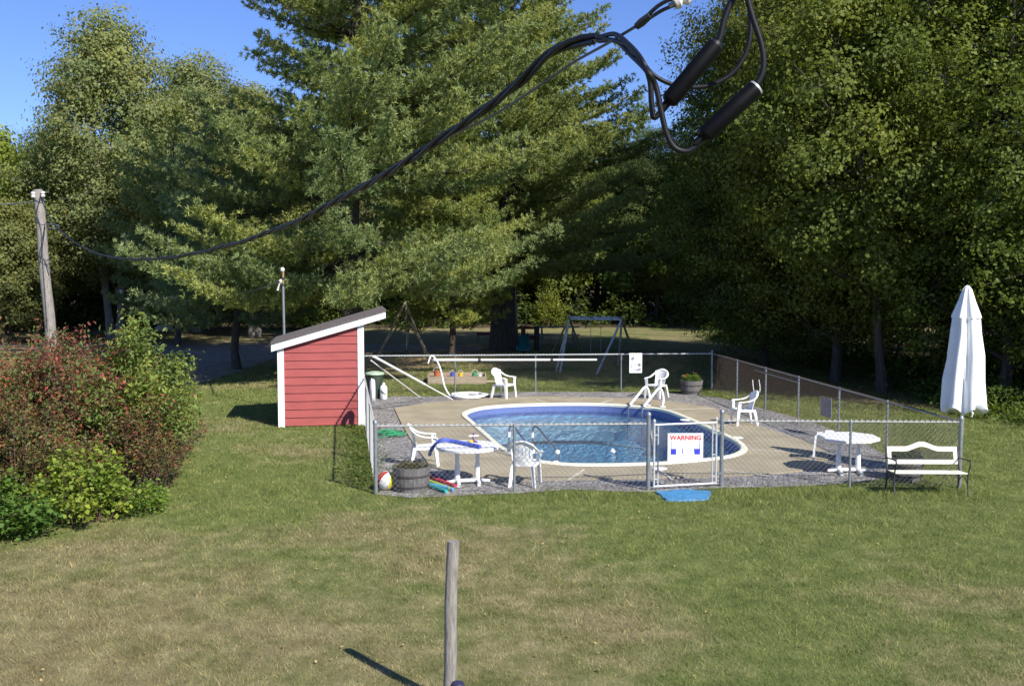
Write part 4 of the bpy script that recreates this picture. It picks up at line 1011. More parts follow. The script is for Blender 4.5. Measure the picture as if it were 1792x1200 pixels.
# ------------------------------------------------------------------ poles, posts and wires
p0 = Vector((-0.535, 9.39, 0)); fp = empty('wooden_post', p0, 0, 'weathered grey round post standing nearest in the lawn', 'post')
mb = MB(); k = 14; pth = []; rs = []
for i in range(k + 1):
    u = i / k; pth.append(Vector((-0.045 + 0.045 * u + 0.006 * math.sin(u * 7), 0, 1.53 * u))); rs.append(0.060 - 0.005 * u + 0.0015 * math.sin(u * 23))
mb.tube(pth, rs, 20); mb.build('shaft', m_postw, fp, True, world=False)
kb = P(801, 1204, 9.2); mb = MB(); mb.lathe([(0.03, -0.4), (0.03, -0.06), (0.06, -0.03), (0.075, 0.02), (0.055, 0.075), (0.0001, 0.095)], (0, 0, 0), 16); mb.tube([(0, 0, -0.35), (0, 0, -kb.z)], 0.03, 8)
o = mb.build('round_finial', plain('dark_indigo_plastic', (0.03, 0.03, 0.07)), None, True); o.location = (kb.x, kb.y, kb.z - 0.02); tag(o, 'dark round knob beside the foot of the nearest post', 'finial')

UP = Vector((-10.62, 24.0, 0)); up_ = empty('utility_pole', UP, 0, 'leaning weathered utility pole rising out of the red shrubs', 'utility pole')
top = P(66, 332, 24.0); bot = Vector((top.x + 0.33, 24.0, 0))
mb = MB(); k = 16; mb.tube([bot + (top - bot) * (i / k) + Vector((0.012 * math.sin(i), 0, 0)) for i in range(k + 1)], [0.135 - 0.032 * i / k for i in range(k + 1)], 18); mb.build('shaft', m_postw, up_, True)
for px, py in ((58, 340), (75, 339)):
    c_ = P(px, py, 23.9); mb = MB(); mb.lathe([(0.02, -0.08), (0.045, -0.07), (0.05, -0.03), (0.03, -0.01), (0.05, 0.01), (0.045, 0.05), (0.0001, 0.06)], c_, 12); mb.build('insulator', m_porc, up_, True)
mb = MB()
for zz, kk in ((0.25, 1.3), (0.75, 1.3), (1.55, 1.25), (1.65, 1.2)):
    c_ = top + (bot - top).normalized() * zz; mb.tube([c_ + Vector((0.115 * math.cos(a), 0.115 * math.sin(a), 0.05 * math.sin(a * 2))) for a in [q * 0.5 for q in range(14)]], 0.010, 6)
mb.tube(smoothpath([top + Vector((0.11, -0.08, -0.2)), top + Vector((0.02, -0.14, -0.5)), top + Vector((0.1, -0.12, -0.9)), top + Vector((0.12, -0.13, -1.6)), top + Vector((0.18, -0.13, -3.2))], 5), 0.010, 6)
mb.tube([top + Vector((0.13, -0.1, -1.55)), top + Vector((0.28, -0.12, -1.85))], 0.014, 6)
mb.build('pole_wiring', m_wirem, up_, True)
tubething('overhead_wire', 'pale wire running from the utility pole out of the left side', 'wire', [P(62, 352, 24), P(30, 356, 24.5), P(0, 357, 25), P(-120, 352, 27), P(-500, 330, 34)], 0.012, m_galv)
tubething('guy_wire', 'pair of short pale wires linking pole and cable', 'wire', [P(78, 398, 24), P(95, 400, 22.8), P(104, 397, 21.5), P(95, 393, 22.6), P(78, 392, 24)], 0.010, m_galv)
# twisted service cable
pdx = (0.29 - (-10.70)) / (1.8 - 24.0)
def cab(px, py):
    k = (px - 896) / FPX           # x = k*y ; x = 0.29 + pdx*(y-1.8)
    y = (0.29 - pdx * 1.8) / (k / (math.cos(_t) + (600 - py) / FPX * math.sin(_t)) - pdx); return P(px, py, y)
cpx = [(70, 345), (84, 375), (100, 398), (125, 420), (160, 440), (200, 451), (240, 454), (290, 452), (340, 444), (400, 430), (460, 411), (520, 387), (590, 352), (650, 318), (710, 283), (770, 246), (830, 205), (880, 167), (920, 132), (955, 98), (985, 80), (1020, 70), (1052, 68)]
cp = [cab(x, y) for x, y in cpx]
cl = smoothpath(cp, 8)
sc_t = [0.0]
for i in range(1, len(cl)): sc_t.append(sc_t[-1] + (cl[i] - cl[i - 1]).length)
# resample evenly (finer near the camera end)
def resample(path, cum, step):
    out = []; s = 0; j = 0
    while s < cum[-1]:
        while cum[j + 1] < s: j += 1
        t_ = (s - cum[j]) / max(1e-9, cum[j + 1] - cum[j]); out.append((path[j].lerp(path[j + 1], t_), s)); s += step
    return out
rs_ = resample(cl, sc_t, 0.05)
svc = empty('service_cable', cl[0], 0, 'black twisted service cable sweeping from utility pole to the upper right', 'cable')
for ph in range(3):
    pts = []
    for i, (p, s) in enumerate(rs_):
        t_ = (rs_[min(i + 1, len(rs_) - 1)][0] - rs_[max(i - 1, 0)][0]).normalized(); n1 = t_.cross(Vector((0, 0, 1))).normalized(); n2 = n1.cross(t_)
        a = s * 2 * math.pi / (0.55) + ph * 2.094; rr = 0.0062 + 0.0025 * math.sin(s * 5.1 + ph * 2)
        pts.append(p + n1 * (rr * math.cos(a)) + n2 * (rr * math.sin(a)))
    mb = MB(); mb.tube(pts, 0.0056, 7); mb.build('strand', m_rubber, svc, True)
D0 = cl[-1].y
def W(lst, d0=D0, d1=1.7):
    n_ = len(lst); return [P(x, y, d0 + (d1 - d0) * min(1, i / 3)) for i, (x, y) in enumerate(lst)]
def wpart(name, lst, r, mat, d1=1.7, n=6, d0=D0, seg=10):
    mb = MB(); mb.tube(smoothpath(W(lst, d0, d1), n), r, seg); return mb.build(name, mat, svc, True)
wpart('drip_loop', [(1048, 66), (1075, 60), (1098, 76), (1122, 104), (1137, 140), (1140, 180), (1144, 206), (1156, 196), (1170, 180)], 0.0045, m_rubber, 1.70)
wpart('drip_loop', [(1048, 72), (1078, 72), (1104, 96), (1130, 122), (1147, 150), (1156, 190), (1166, 232), (1180, 258), (1202, 265), (1222, 252), (1236, 238)], 0.0046, m_rubber, 1.68)
wpart('drip_loop', [(1045, 62), (1068, 70), (1092, 76), (1115, 96), (1140, 128), (1170, 146), (1205, 153), (1245, 149), (1282, 128), (1304, 96), (1313, 60), (1312, 20), (1306, -30), (1300, -80)], 0.0036, m_rubber, 1.75)
wpart('lead_wire', [(1253, 84), (1261, 62), (1267, 36), (1276, 12), (1290, -14), (1310, -60)], 0.0052, m_rubber, 1.70, d0=1.70)
wpart('lead_wire', [(1322, 152), (1334, 128), (1336, 100), (1330, 70), (1320, 40), (1311, 10), (1305, -20), (1300, -70)], 0.0048, m_rubber, 1.68, d0=1.68)
for (a, b, d, lab) in (((1170, 178), (1252, 80), 1.70, 0), ((1232, 238), (1322, 155), 1.68, 1)):
    A, B = P(*a, d), P(*b, d); u = (B - A).normalized(); mb = MB()
    mb.tube([A - u * 0.004, A, A + u * 0.004, B - u * 0.004, B, B + u * 0.002], [0.006, 0.012, 0.0142, 0.0142, 0.0135, 0.008], 18)
    mb.tube([A - u * 0.02, A], 0.0065, 10)
    sp = mb.build('splice_sleeve', m_rubber2, svc, True)
    if lab:
        mb = MB(); mb.tube([B - u * 0.0005, B + u * 0.0035, B + u * 0.0045], [0.0134, 0.0128, 0.008], 18); mb.build('end_cap', m_silver, sp, True)
    else:
        mb = MB(); mb.tube([B, B + u * 0.006], [0.0125, 0.010], 14); mb.build('end_cap', m_rubber, sp, True)
# neutral messenger wire and dead-end clamp
ms = [(700, 289), (780, 242), (860, 204), (930, 160), (1000, 112), (1060, 78), (1112, 50)]
pts = [cab(x, y) + Vector((0, 0, 0)) for x, y in ms[:3]] + [P(930, 160, cab(930, 160).y * 0.99), P(1000, 112, cab(1000, 112).y), P(1060, 78, 1.95), P(1112, 47, 1.85)]
mw = empty('messenger_wire', pts[-1], 0, 'thin bare wire running from the cable up to the white insulator', 'wire')
mb = MB(); mb.tube(smoothpath(pts, 5), 0.0028, 8); mb.build('wire', m_wirem, mw, True)
A, B = P(1114, 47, 1.85), P(1138, 27, 1.83); u = (B - A).normalized()
mb = MB(); mb.tube([A - u * 0.002, A, A + u * 0.012, B], [0.003, 0.006, 0.0075, 0.006], 10); mb.build('wedge_clamp', m_iron, mw, True)
mb = MB(); mb.tube(smoothpath([A, P(1150, 12, 1.82), P(1178, -3, 1.8)], 4), 0.0036, 8); mb.tube(smoothpath([A, P(1140, 30, 1.83), P(1160, 18, 1.82), P(1184, 8, 1.8)], 4), 0.0034, 8); mb.build('bail', m_iron, mw, True)
c_ = P(1192, 2, 1.8); isp = empty('spool_insulator', c_, 0, 'white spool insulator at the upper end of the thin wire', 'insulator')
mb = MB(); mb.tube([c_ + Vector((-0.012, 0, -0.004)), c_ + Vector((-0.006, 0, 0)), c_ + Vector((0, 0, 0.003)), c_ + Vector((0.008, 0, 0.006)), c_ + Vector((0.014, 0, 0.008))], [0.012, 0.014, 0.008, 0.014, 0.011], 14); mb.build('spool', m_porc, isp, True)
mb = MB(); mb.tube([c_ + Vector((-0.02, 0, -0.008)), c_ + Vector((0.03, 0, 0.018)), c_ + Vector((0.08, -0.05, 0.12))], 0.004, 8); mb.build('clevis', m_galv, isp, True)
# thin pole with lamp behind the shed, and its string wire
lpb = Vector((P(497, 520, 29.6).x, 29.6, 0)); lt = P(495, 484, 29.6)
la = empty('lamp_post', lpb, 0, 'thin grey pipe pole with a small white lamp behind the shed', 'lamp post')
mb = MB(); mb.tube([lpb, Vector((lpb.x - 0.02, lpb.y, lt.z - 0.2))], 0.036, 10); mb.build('pipe', m_galv, la, True)
mb = MB(); tt = P(495.5, 472, 29.6); mb.tube([Vector((lpb.x - 0.02, lpb.y, lt.z - 0.2)), tt], 0.03, 8); mb.build('wood_top', m_woodtip, la, True)
mb = MB(); mb.lathe([(0.03, -0.08), (0.06, -0.05), (0.06, 0.02), (0.02, 0.05)], tt + Vector((-0.02, 0, 0.02)), 12); mb.build('lamp_shade', m_porc, la, True)
mb = MB(); q = P(491, 492, 29.5); mb.lathe([(0.03, -0.05), (0.05, 0.0), (0.03, 0.05)], q, 10); mb.tube([q, q + Vector((-0.05, 0, -0.12)), q + Vector((-0.09, 0, -0.26))], [0.025, 0.02, 0.03], 8); mb.build('bracket', m_porc, la, True)
mb = MB(); mb.lathe([(0.05, lt.z - 0.26), (0.05, lt.z - 0.2)], Vector((lpb.x - 0.02, lpb.y, 0)), 10); mb.lathe([(0.05, lt.z - 0.08), (0.05, lt.z - 0.02)], Vector((lpb.x - 0.02, lpb.y, 0)), 10); mb.build('pipe_clamp', m_iron, la, True)
wpts = [(489, 491, 29.5), (460, 504, 33), (420, 513, 37), (380, 518, 41), (340, 521, 45), (300, 520, 49), (260, 516, 53.5), (228, 511, 57), (213, 509, 59)]
tubething('string_wire', 'sagging pale wire strung from the lamp post to the far left tree', 'wire', [P(*w_) for w_ in wpts], 0.022, m_galv)
c_ = P(212, 510, 59); mb = MB(); mb.lathe([(0.06, -0.15), (0.13, -0.08), (0.13, 0.05), (0.05, 0.12)], (0, 0, 0), 12); mb.box((-0.15, 0.2, 0), (0.3, 0.08, 0.08)); o = mb.build('white_insulator', m_porc, None, True); o.location = c_; tag(o, 'white insulator on the far left tree trunk', 'insulator')

# ------------------------------------------------------------------ vegetation builders
def needles(cen, dirs, r_, per=9, length=0.15, width=0.014):
    k = len(cen); c = np.repeat(cen, per, 0); d = np.repeat(dirs, per, 0)
    q = r_.normal(size=(k * per, 3)); q /= np.linalg.norm(q, axis=1, keepdims=True)
    v = d * 0.5 + q; v[:, 2] += 0.25; v /= np.linalg.norm(v, axis=1, keepdims=True)
    L = length * r_.uniform(0.7, 1.25, (k * per, 1))
    nn_v = r_.normal(size=v.shape) * 0.55 + q * 0.5; nn_v[:, 2] += 0.75; s = np.cross(v, nn_v); s /= np.linalg.norm(s, axis=1, keepdims=True) + 1e-9
    b = c + q * 0.02; w_ = width * r_.uniform(0.7, 1.4, (k * per, 1))
    V = np.stack([b - s * w_ / 2, b + s * w_ / 2, b + v * L], 1).reshape(-1, 3)
    return V, np.arange(3 * k * per).reshape(-1, 3), np.repeat(r_.uniform(0, 1, k * per), 3)
def make_pine(label, base, H, rfn, seed, color, zlist, nlimb=5, lean=0.0, tr=0.35, skip=None, per=13, nlen=0.15, nwid=0.042, step=0.20, tstep=0.12, group=None, droop=0.10, mat=None):
    r_ = np.random.default_rng(seed)
    t = empty('pine_tree', base, 0, label, 'tree', group)
    wd = MB(); k = 14
    tp = [Vector((lean * (i / k) + 0.12 * math.sin(i * 0.9 + seed), 0.1 * math.sin(i * 1.3), H * i / k)) for i in range(k + 1)]; tp[0] = Vector((0, 0, -0.05))
    tw = MB(); tw.tube(tp, [tr * (1.25 if i == 0 else 1) * (1 - 0.93 * i / k) + 0.015 for i in range(k + 1)], 12)
    tw.build('trunk', m_bark, t, True, world=False)
    cen = []; dr = []; cl_ = []
    for z in zlist:
        ax = lean * z / H; n_ = nlimb + r_.integers(-1, 2); a0 = r_.uniform(0, 6.28)
        for q in range(n_):
            az = a0 + 2 * math.pi * q / n_ + r_.uniform(-0.25, 0.25); z0 = z + r_.uniform(-0.25, 0.25)
            L = rfn(z0, az) * r_.uniform(0.72, 1.1)
            if L < 0.4 or (skip and skip(z0, az, r_)): continue
            f = z0 / H; rise = -droop + 0.55 * f ** 1.5; bend = 0.18
            def pos(tt): return np.array([ax + L * tt * math.cos(az + 0.12 * tt * math.sin(seed + q)), L * tt * math.sin(az + 0.12 * tt * math.sin(seed + q)), z0 + L * (rise * tt - 0.10 * math.sin(math.pi * tt) * (1 - f) + bend * tt ** 3 * 0.6)])
            m_ = max(4, int(L / 0.9)); pts = [pos(i / m_) for i in range(m_ + 1)]
            wd.tube([Vector(p) for p in pts], [max(0.012, 0.011 * L * (1 - i / m_) ** 0.8 + 0.008) for i in range(m_ + 1)], 5, cap=False)
            clr = r_.uniform(0, 1)
            ns = int(L * 0.85 / step)
            for i in range(ns + 1):
                tt = 0.18 + 0.82 * i / max(1, ns); p = pos(tt); sl = min(1.5, 0.20 * L * (1.15 - tt) + 0.30) * r_.uniform(0.7, 1.2)
                for sd in (-1, 1):
                    an = az + sd * r_.uniform(0.6, 1.25) * (1 - 0.35 * tt); el = r_.uniform(-0.05, 0.45)
                    nt_ = max(2, int(sl / tstep)); ss = np.linspace(0.12, 1, nt_) * sl
                    dh = np.array([math.cos(an), math.sin(an), el]); cc = p + ss[:, None] * dh + r_.normal(size=(nt_, 3)) * [0.11, 0.11, 0.09]
                    cc[:, 2] += 0.10 * (ss / max(sl, 0.1)) ** 2 * sl
                    cen.append(cc); dr.append(np.tile(dh * 0.8 + np.array([0, 0, 0.25]), (nt_, 1))); cl_.append(np.full(nt_, np.clip(clr + r_.normal() * 0.25, 0, 1)))
                    if sl > 1.0: wd.tube([Vector(p), Vector(p + dh * sl * 0.9)], [0.012, 0.005], 3, cap=False)
            e = pos(1.0); dh = np.array([math.cos(az), math.sin(az), 0.4]); cen.append(np.array([e, e + dh * 0.12])); dr.append(np.array([dh, dh])); cl_.append(np.full(2, clr))
    # leader
    cc = np.stack([np.full(12, lean), np.zeros(12), H - 0.9 + np.linspace(0, 1.0, 12)], 1); cen.append(cc); dr.append(np.tile([0, 0, 1.0], (12, 1))); cl_.append(np.full(12, 0.5))
    wd.build('limbs', m_bark, t, world=False)
    cen = np.concatenate(cen); dr = np.concatenate(dr); cl_ = np.concatenate(cl_)
    dr /= np.linalg.norm(dr, axis=1, keepdims=True)
    V, F, A = needles(cen, dr, r_, per, nlen, nwid)
    np_mesh('crown', V, F, mat or ml_pine, {'rnd': A, 'clump': np.repeat(cl_, per * 3)}, t, color)
    return t
def make_tree(name, label, base, H, z0, R, seed, color, nl=24, cpl=42, lpc=34, leaf=0.11, tr=0.22, mat=None, bark=None, group=None, lean=(0, 0), sq=1.0, top=0.55, crad=0.42, stems=1, taper=0.0):
    """broadleaf tree: trunk, limbs to each leaf mass, twigs, leaf clusters"""
    r_ = np.random.default_rng(seed); t = empty(name, base, 0, label, 'tree', group)
    bark = bark or m_bark; tw = MB(); wd = MB(); zc = (H + z0) / 2; hz = (H - z0) / 2
    axis = lambda z: np.array([lean[0] * z / H + 0.15 * math.sin(z * 0.5 + seed), lean[1] * z / H + 0.1 * math.sin(z * 0.7), z])
    k = 12
    for s_ in range(stems):
        oa = 2 * math.pi * s_ / max(1, stems) + seed; ofs = Vector((0.25 * math.cos(oa), 0.2 * math.sin(oa), 0)) if stems > 1 else Vector()
        tw.tube([Vector(axis(H * 0.9 * i / k)) + ofs * (1 + i * (0.35 if stems > 1 else 0)) - (Vector((0, 0, 0.05)) if i == 0 else Vector()) for i in range(k + 1)], [tr / (stems ** 0.4) * (1.35 if i == 0 else 1) * (1 - 0.9 * i / k) + 0.01 for i in range(k + 1)], 10)
    tw.build('trunk', bark, t, True, world=False)
    cen = []; cid = []; cnm = []
    for i in range(nl):
        f = (i + 0.5) / nl; az = i * 2.39996 + r_.uniform(-0.4, 0.4)
        zz = z0 + (H - z0) * (0.06 + 0.90 * f) ; e = (zz - (z0 + (H - z0) * (1 - top))) / ((H - z0) * (top if zz > z0 + (H - z0) * (1 - top) else (1 - top)))
        env = R * math.sqrt(max(0.06, 1 - abs(e) ** 2.2)) * sq * (1 - taper * max(0, f - 0.25))
        rl = R * r_.uniform(0.24, 0.40) * (0.75 + 0.35 * (1 - f)); rr = max(0, env - rl * 0.75) * r_.uniform(0.55, 1.05)
        c = axis(zz) + np.array([rr * math.cos(az), rr * math.sin(az), 0])
        st = axis(max(z0 * 0.55, zz - 0.35 * rr - 0.4)); md = (st + c) / 2 + np.array([0, 0, -0.12 * rr])
        wd.tube([Vector(st), Vector(md), Vector(c)], [0.02 + 0.010 * R * (1 - 0.6 * f), 0.035, 0.02], 5, cap=False)
        kc = max(6, int(cpl * (rl / (R * 0.32)) ** 2))
        d = r_.normal(size=(kc, 3)); d /= np.linalg.norm(d, axis=1, keepdims=True); d[:, 2] = d[:, 2] * 0.78 + 0.10
        cc = c + d * (rl * r_.uniform(0.35, 1.12, (kc, 1)))
        for j in range(0, kc, 3): wd.tube([Vector(c), Vector(cc[j])], [0.014, 0.005], 3, cap=False)
        cen.append(cc); cnm.append(d); cid.append(np.clip(r_.uniform(0, 1) * 0.5 + r_.uniform(0, 0.5, kc), 0, 1))
    wd.build('limbs', bark, t, world=False)
    cen = np.concatenate(cen); cid = np.concatenate(cid)
    # leaf clusters, drooping sprays
    K = len(cen); c = np.repeat(cen, lpc, 0); g = r_.normal(size=(K * lpc, 3)) * [crad * 0.62, crad * 0.62, crad * 0.42]
    ax_ = cen[:, :2] - np.array([lean[0], lean[1]]) * (cen[:, 2:3] / H); ax_ /= np.linalg.norm(ax_, axis=1, keepdims=True) + 0.3
    bn = np.concatenate(cnm) * 0.55; bn[:, :2] += ax_ * 0.35; bn[:, 2] += 0.35; bn = np.repeat(bn, lpc, 0) + g / (crad * 0.6) * 0.25
    c = c + g; V, F, A = leaf_arrays(c, leaf, r_, aspect=0.7, droop=0.35, base=bn, jit=0.42)
    np_mesh('crown', V, F, mat or ml_leaf, {'rnd': A, 'clump': np.repeat(cid, lpc * 4)}, t, color)
    return t
def make_shrub(name, label, base, H, R, seed, color, nstem=40, leaf=0.055, lps=260, mat=None, spread=0.35, z0=0.25, cat='shrub', group=None, up=0.2, aspect=0.5, vary=0.35, stemmat=None):
    r_ = np.random.default_rng(seed); t = empty(name, base, 0, label, cat, group); st = MB(); cen = []; cid = []
    for i in range(nstem):
        az = r_.uniform(0, 6.28); q = math.sqrt(r_.uniform(0, 1)); b = np.array([math.cos(az) * q * R * spread, math.sin(az) * q * R * spread, 0])
        h = H * (1 - 0.55 * q * q) * r_.uniform(1 - vary, 1.03); tip = np.array([math.cos(az) * q * R * r_.uniform(0.85, 1.08), math.sin(az) * q * R, h])
        md = (b + tip) / 2 + np.array([0, 0, h * 0.12]) - np.array([math.cos(az), math.sin(az), 0]) * q * R * 0.1
        m_ = 7; pts = [(1 - u) ** 2 * b + 2 * u * (1 - u) * md + u * u * tip for u in np.linspace(0, 1, m_)]
        st.tube([Vector(p) for p in pts], [0.011 * (1 - 0.75 * j / m_) for j in range(m_)], 4, cap=False)
        nt_ = 9; ci = r_.uniform(0, 1)
        for j in range(nt_):
            u = z0 + (1 - z0) * (j + r_.uniform(0, 1)) / nt_; p = (1 - u) ** 2 * b + 2 * u * (1 - u) * md + u * u * tip
            d = r_.normal(size=3); d[2] = abs(d[2]) * 0.6; d /= np.linalg.norm(d); l = r_.uniform(0.12, 0.38) * (R / 1.4) * (1.2 - 0.5 * u)
            st.tube([Vector(p), Vector(p + d * l)], [0.005, 0.002], 3, cap=False)
            n_ = max(3, lps // nt_); w_ = r_.uniform(0.15, 1.1, (n_, 1)); cen.append(p + d * l * w_ + r_.normal(size=(n_, 3)) * leaf * 1.1); cid.append(np.full(n_, np.clip(ci + r_.normal() * 0.2, 0, 1)))
    st.build('stems', stemmat or m_twig, t, world=False)
    cen = np.concatenate(cen); cid = np.concatenate(cid); cen[:, 2] = np.maximum(cen[:, 2], 0.03)
    V, F, A = leaf_arrays(cen, leaf, r_, up=up, aspect=aspect, droop=0.3)
    np_mesh('leaves', V, F, mat or ml_leaf, {'rnd': A, 'clump': np.repeat(cid, 4)}, t, color)
    return t

# ------------------------------------------------------------------ the pines
def whorls(a, b, s, r_=random.Random(3), skips=()):
    z = a; out = []
    while z < b:
        if not any(p < z < q for p, q in skips): out.append(z)
        z += s * r_.uniform(0.8, 1.2)
    return out
def rA(z, az):
    pr = [(2.0, 3.0), (3.2, 8.2), (5.5, 8.0), (8, 6.8), (11, 6.8), (14, 7.3), (17, 6.6), (22, 4.0), (26, 1.0)]
    v = float(np.interp(z, [p[0] for p in pr], [p[1] for p in pr])); c = math.cos(az)
    if c < 0 and z < 9: v *= 0.86
    if z < 7 and c > 0.25 and math.sin(az) < -0.1: v *= 0.78
    if 9.0 < z < 13 and c < -0.3: v *= 0.55
    return v
make_pine('huge old white pine with layered boughs above the red shed', (-5.75, 37.5, 0), 26.5, rA, 21, (0.108, 0.128, 0.054),
          whorls(3.5, 5.4, 0.5) + whorls(6.9, 25.8, 0.66), 7, lean=0.5, tr=0.42, droop=0.06)
def rB(z, az):
    pr = [(2.0, 3.5), (4, 8.2), (7, 8.4), (10, 7.2), (13, 5.2), (17, 3.6), (21, 1.8), (23, 0.6)]
    return float(np.interp(z, [p[0] for p in pr], [p[1] for p in pr]))
make_pine('broad white pine with the thick dark trunk behind the play area', (-0.35, 50.5, 0), 23, rB, 22, (0.112, 0.130, 0.052),
          whorls(4.6, 22.4, 0.66), 7, tr=0.62, lean=0.4)
def rC(z, az): return float(np.interp(z, [1.5, 2.4, 6, 8, 10.2], [3.0, 4.2, 3.0, 2.0, 0.5]))
make_pine('young bluish pine leaning into the large one on its left', (-10.9, 41.5, 0), 10.4, rC, 23, (0.084, 0.110, 0.064), whorls(2.3, 10, 0.6), 5, tr=0.16)
def rD(z, az): return float(np.interp(z, [2, 4, 8, 12, 15], [3.6, 3.7, 2.8, 1.6, 0.4]))
make_pine('dark stemmed pine at the end of the driveway', (-17.2, 54.0, 0), 10.5, rD, 24, (0.090, 0.115, 0.052), whorls(2.1, 10.2, 0.62), 5, tr=0.15)
def rE(z, az): return float(np.interp(z, [1.0, 2, 5, 9, 12.5], [2.2, 3.4, 3.2, 2.0, 0.4]))
make_pine('slim pine with low branches reaching over the swings', (-2.75, 47.0, 0), 11.5, rE, 25, (0.108, 0.128, 0.043), whorls(1.9, 11.2, 0.62), 5, tr=0.14)
def rF(z, az): return float(np.interp(z, [4, 8, 12, 17, 22, 25], [4.4, 4.6, 4.0, 2.6, 1.3, 0.5]))
pF = make_pine('tall pale pine against the sky right of the big pines', (2.4, 74, 0), 25.5, rF, 26, (0.122, 0.145, 0.046), whorls(4.5, 25, 0.8), 5, tr=0.3, per=10, nlen=0.24, nwid=0.05, tstep=0.15, step=0.26)
pF['label'] = 'tall feathery pine against the sky right of the big pines'
GP = 'pines standing in the far woods'
for x, y, s, rz_, lab, col in [(-32.5, 76, 0.62, 1.0, 'dark pine poking up at the far left skyline', (0.07, 0.10, 0.05)), (9.2, 78, 0.66, 2.0, 'distant pine under the loop of black cable', (0.085, 0.12, 0.05)),
                           (-10.5, 76, 0.68, 3.3, 'distant pine showing between the big pine and left trees', (0.08, 0.11, 0.05)), (13.5, 80, 0.66, 4.1, 'distant pine behind the right hand broadleaf trees', (0.07, 0.10, 0.04))]:
    copy_tree(pF, (x, y, 0), rz_, s, lab, GP, col)

# ------------------------------------------------------------------ broadleaf trees
cR = (0.108, 0.122, 0.028)
T1 = make_tree('maple_tree', 'dense maple directly behind the closed umbrella', (14.9, 31.5, 0), 17.5, 0.9, 6.0, 31, (0.094, 0.120, 0.024), nl=52, cpl=46, lpc=66, leaf=0.11, tr=0.15, top=0.62, crad=0.40)
T2 = make_tree('ash_tree', 'drooping ash tree at the middle of the right hand woods', (11.2, 36.5, 0), 17.0, 1.2, 5.8, 32, cR, nl=52, cpl=46, lpc=60, leaf=0.115, tr=0.16, crad=0.44)
T6 = make_tree('maple_tree', 'low leaning maple reaching toward the far fence corner', (12.0, 33.6, 0), 12.0, 3.0, 4.0, 37, (0.098, 0.12, 0.026), nl=30, cpl=50, lpc=34, leaf=0.13, tr=0.16, lean=(-2.6, -2.4))
T3 = make_tree('tall_tree', 'tall loose tree with top left edge against the sky', (12.6, 46.0, 0), 21.0, 3.0, 6.4, 33, (0.118, 0.135, 0.034), nl=54, cpl=46, lpc=58, leaf=0.13, tr=0.26, crad=0.46)
GB = 'broadleaf trees of the woods edge'
for src, x, y, s, rz_, lab, col in [
        (T1, 21.5, 32.0, 1.05, 2.1, 'green maple at the right edge of the lawn', (0.085, 0.13, 0.028)),
        (T2, 16.8, 40.5, 1.15, 1.2, 'tree rising behind the maple near the umbrella', (0.095, 0.12, 0.034)),
        (T1, 10.0, 41.5, 0.80, 3.9, 'lower dark tree behind the swing set frame', (0.075, 0.105, 0.03)),
        (T3, 21.5, 66.0, 1.2, 0.8, 'tall tree deep behind the right hand ash', (0.095, 0.12, 0.036)),
        (T2, 27.5, 57.0, 1.35, 4.4, 'tall tree deep behind the umbrella', (0.09, 0.12, 0.034)),
        (T3, 10.4, 75.0, 0.66, 2.6, 'smaller tree filling the gap below the cable loop', (0.09, 0.115, 0.04)),
        (T1, 18.8, 36.0, 1.0, 0.6, 'maple overlapping the one behind the umbrella on its right', (0.088, 0.122, 0.026)),
        (T2, 16.4, 28.6, 0.52, 2.9, 'low tree in front of the maple at the right edge', (0.095, 0.125, 0.028)),
        (T1, 27.5, 38.0, 1.2, 5.2, 'tree outermost on the right behind the lawn edge', (0.085, 0.12, 0.03))]:
    copy_tree(src, (x, y, 0), rz_, s, lab, GB, col)
T4 = make_tree('oak_tree', 'tall olive green oak in front at the left skyline', (-22.6, 60.0, 0), 17.7, 3.4, 6.6, 41, (0.128, 0.146, 0.058), nl=50, cpl=46, lpc=40, leaf=0.17, tr=0.30, mat=ml_aut, bark=m_bark2, crad=0.6, stems=2, top=0.6, taper=0.45)
T5 = make_tree('poplar_tree', 'yellow green tree at the left frame edge behind the pole', (-31.0, 61.0, 0), 12.0, 1.6, 5.0, 42, (0.155, 0.19, 0.035), nl=38, cpl=46, lpc=34, leaf=0.22, tr=0.2, crad=0.6)
for src, x, y, s, rz_, lab, col in [
        (T4, -19.8, 66.0, 0.94, 2.0, 'rounded oak right of the tallest left one', (0.13, 0.15, 0.065)),
        (T4, -15.0, 61.0, 0.80, 4.0, 'olive yellow tree touching the huge pine', (0.135, 0.145, 0.05)),
        (T5, -26.5, 55.0, 0.62, 1.0, 'short turning tree behind the utility pole', (0.115, 0.125, 0.045)),
        (T5, -37.0, 66.0, 1.1, 3.0, 'tree beyond the left frame edge of the woods', (0.13, 0.17, 0.035)),
        (T4, -30.5, 70.0, 0.72, 5.0, 'oak filling in behind the yellow green tree', (0.115, 0.14, 0.05))]:
    copy_tree(src, (x, y, 0), rz_, s, lab, 'broadleaf trees left of the pines', col)
# the far woods: three kinds repeated in rows
r_ = random.Random(5); cnt = 0
BW = make_tree('woodland_tree', 'dark tree standing in the far woods beyond the clearing', (-44, 78, 0), 14, 2.6, 4.4, 51, (0.07, 0.095, 0.03), nl=26, cpl=34, lpc=28, leaf=0.30, tr=0.2, group='trees of the far woods', crad=0.6)
for row, (yy, sp) in enumerate(((76, 5.0), (84, 5.5), (94, 6.5))):
    x = -52.0 + row * 1.7
    while x < 52:
        s = r_.uniform(0.78, 1.02) * (1 + 0.05 * row)
        if not (x < -43 and row == 0):
            copy_tree(BW, (x + r_.uniform(-1.2, 1.2), yy + r_.uniform(-2, 2), 0), r_.uniform(0, 6.28), s, None, None, (r_.uniform(0.06, 0.10), r_.uniform(0.085, 0.12), r_.uniform(0.025, 0.04)))
        x += sp * r_.uniform(0.8, 1.2)
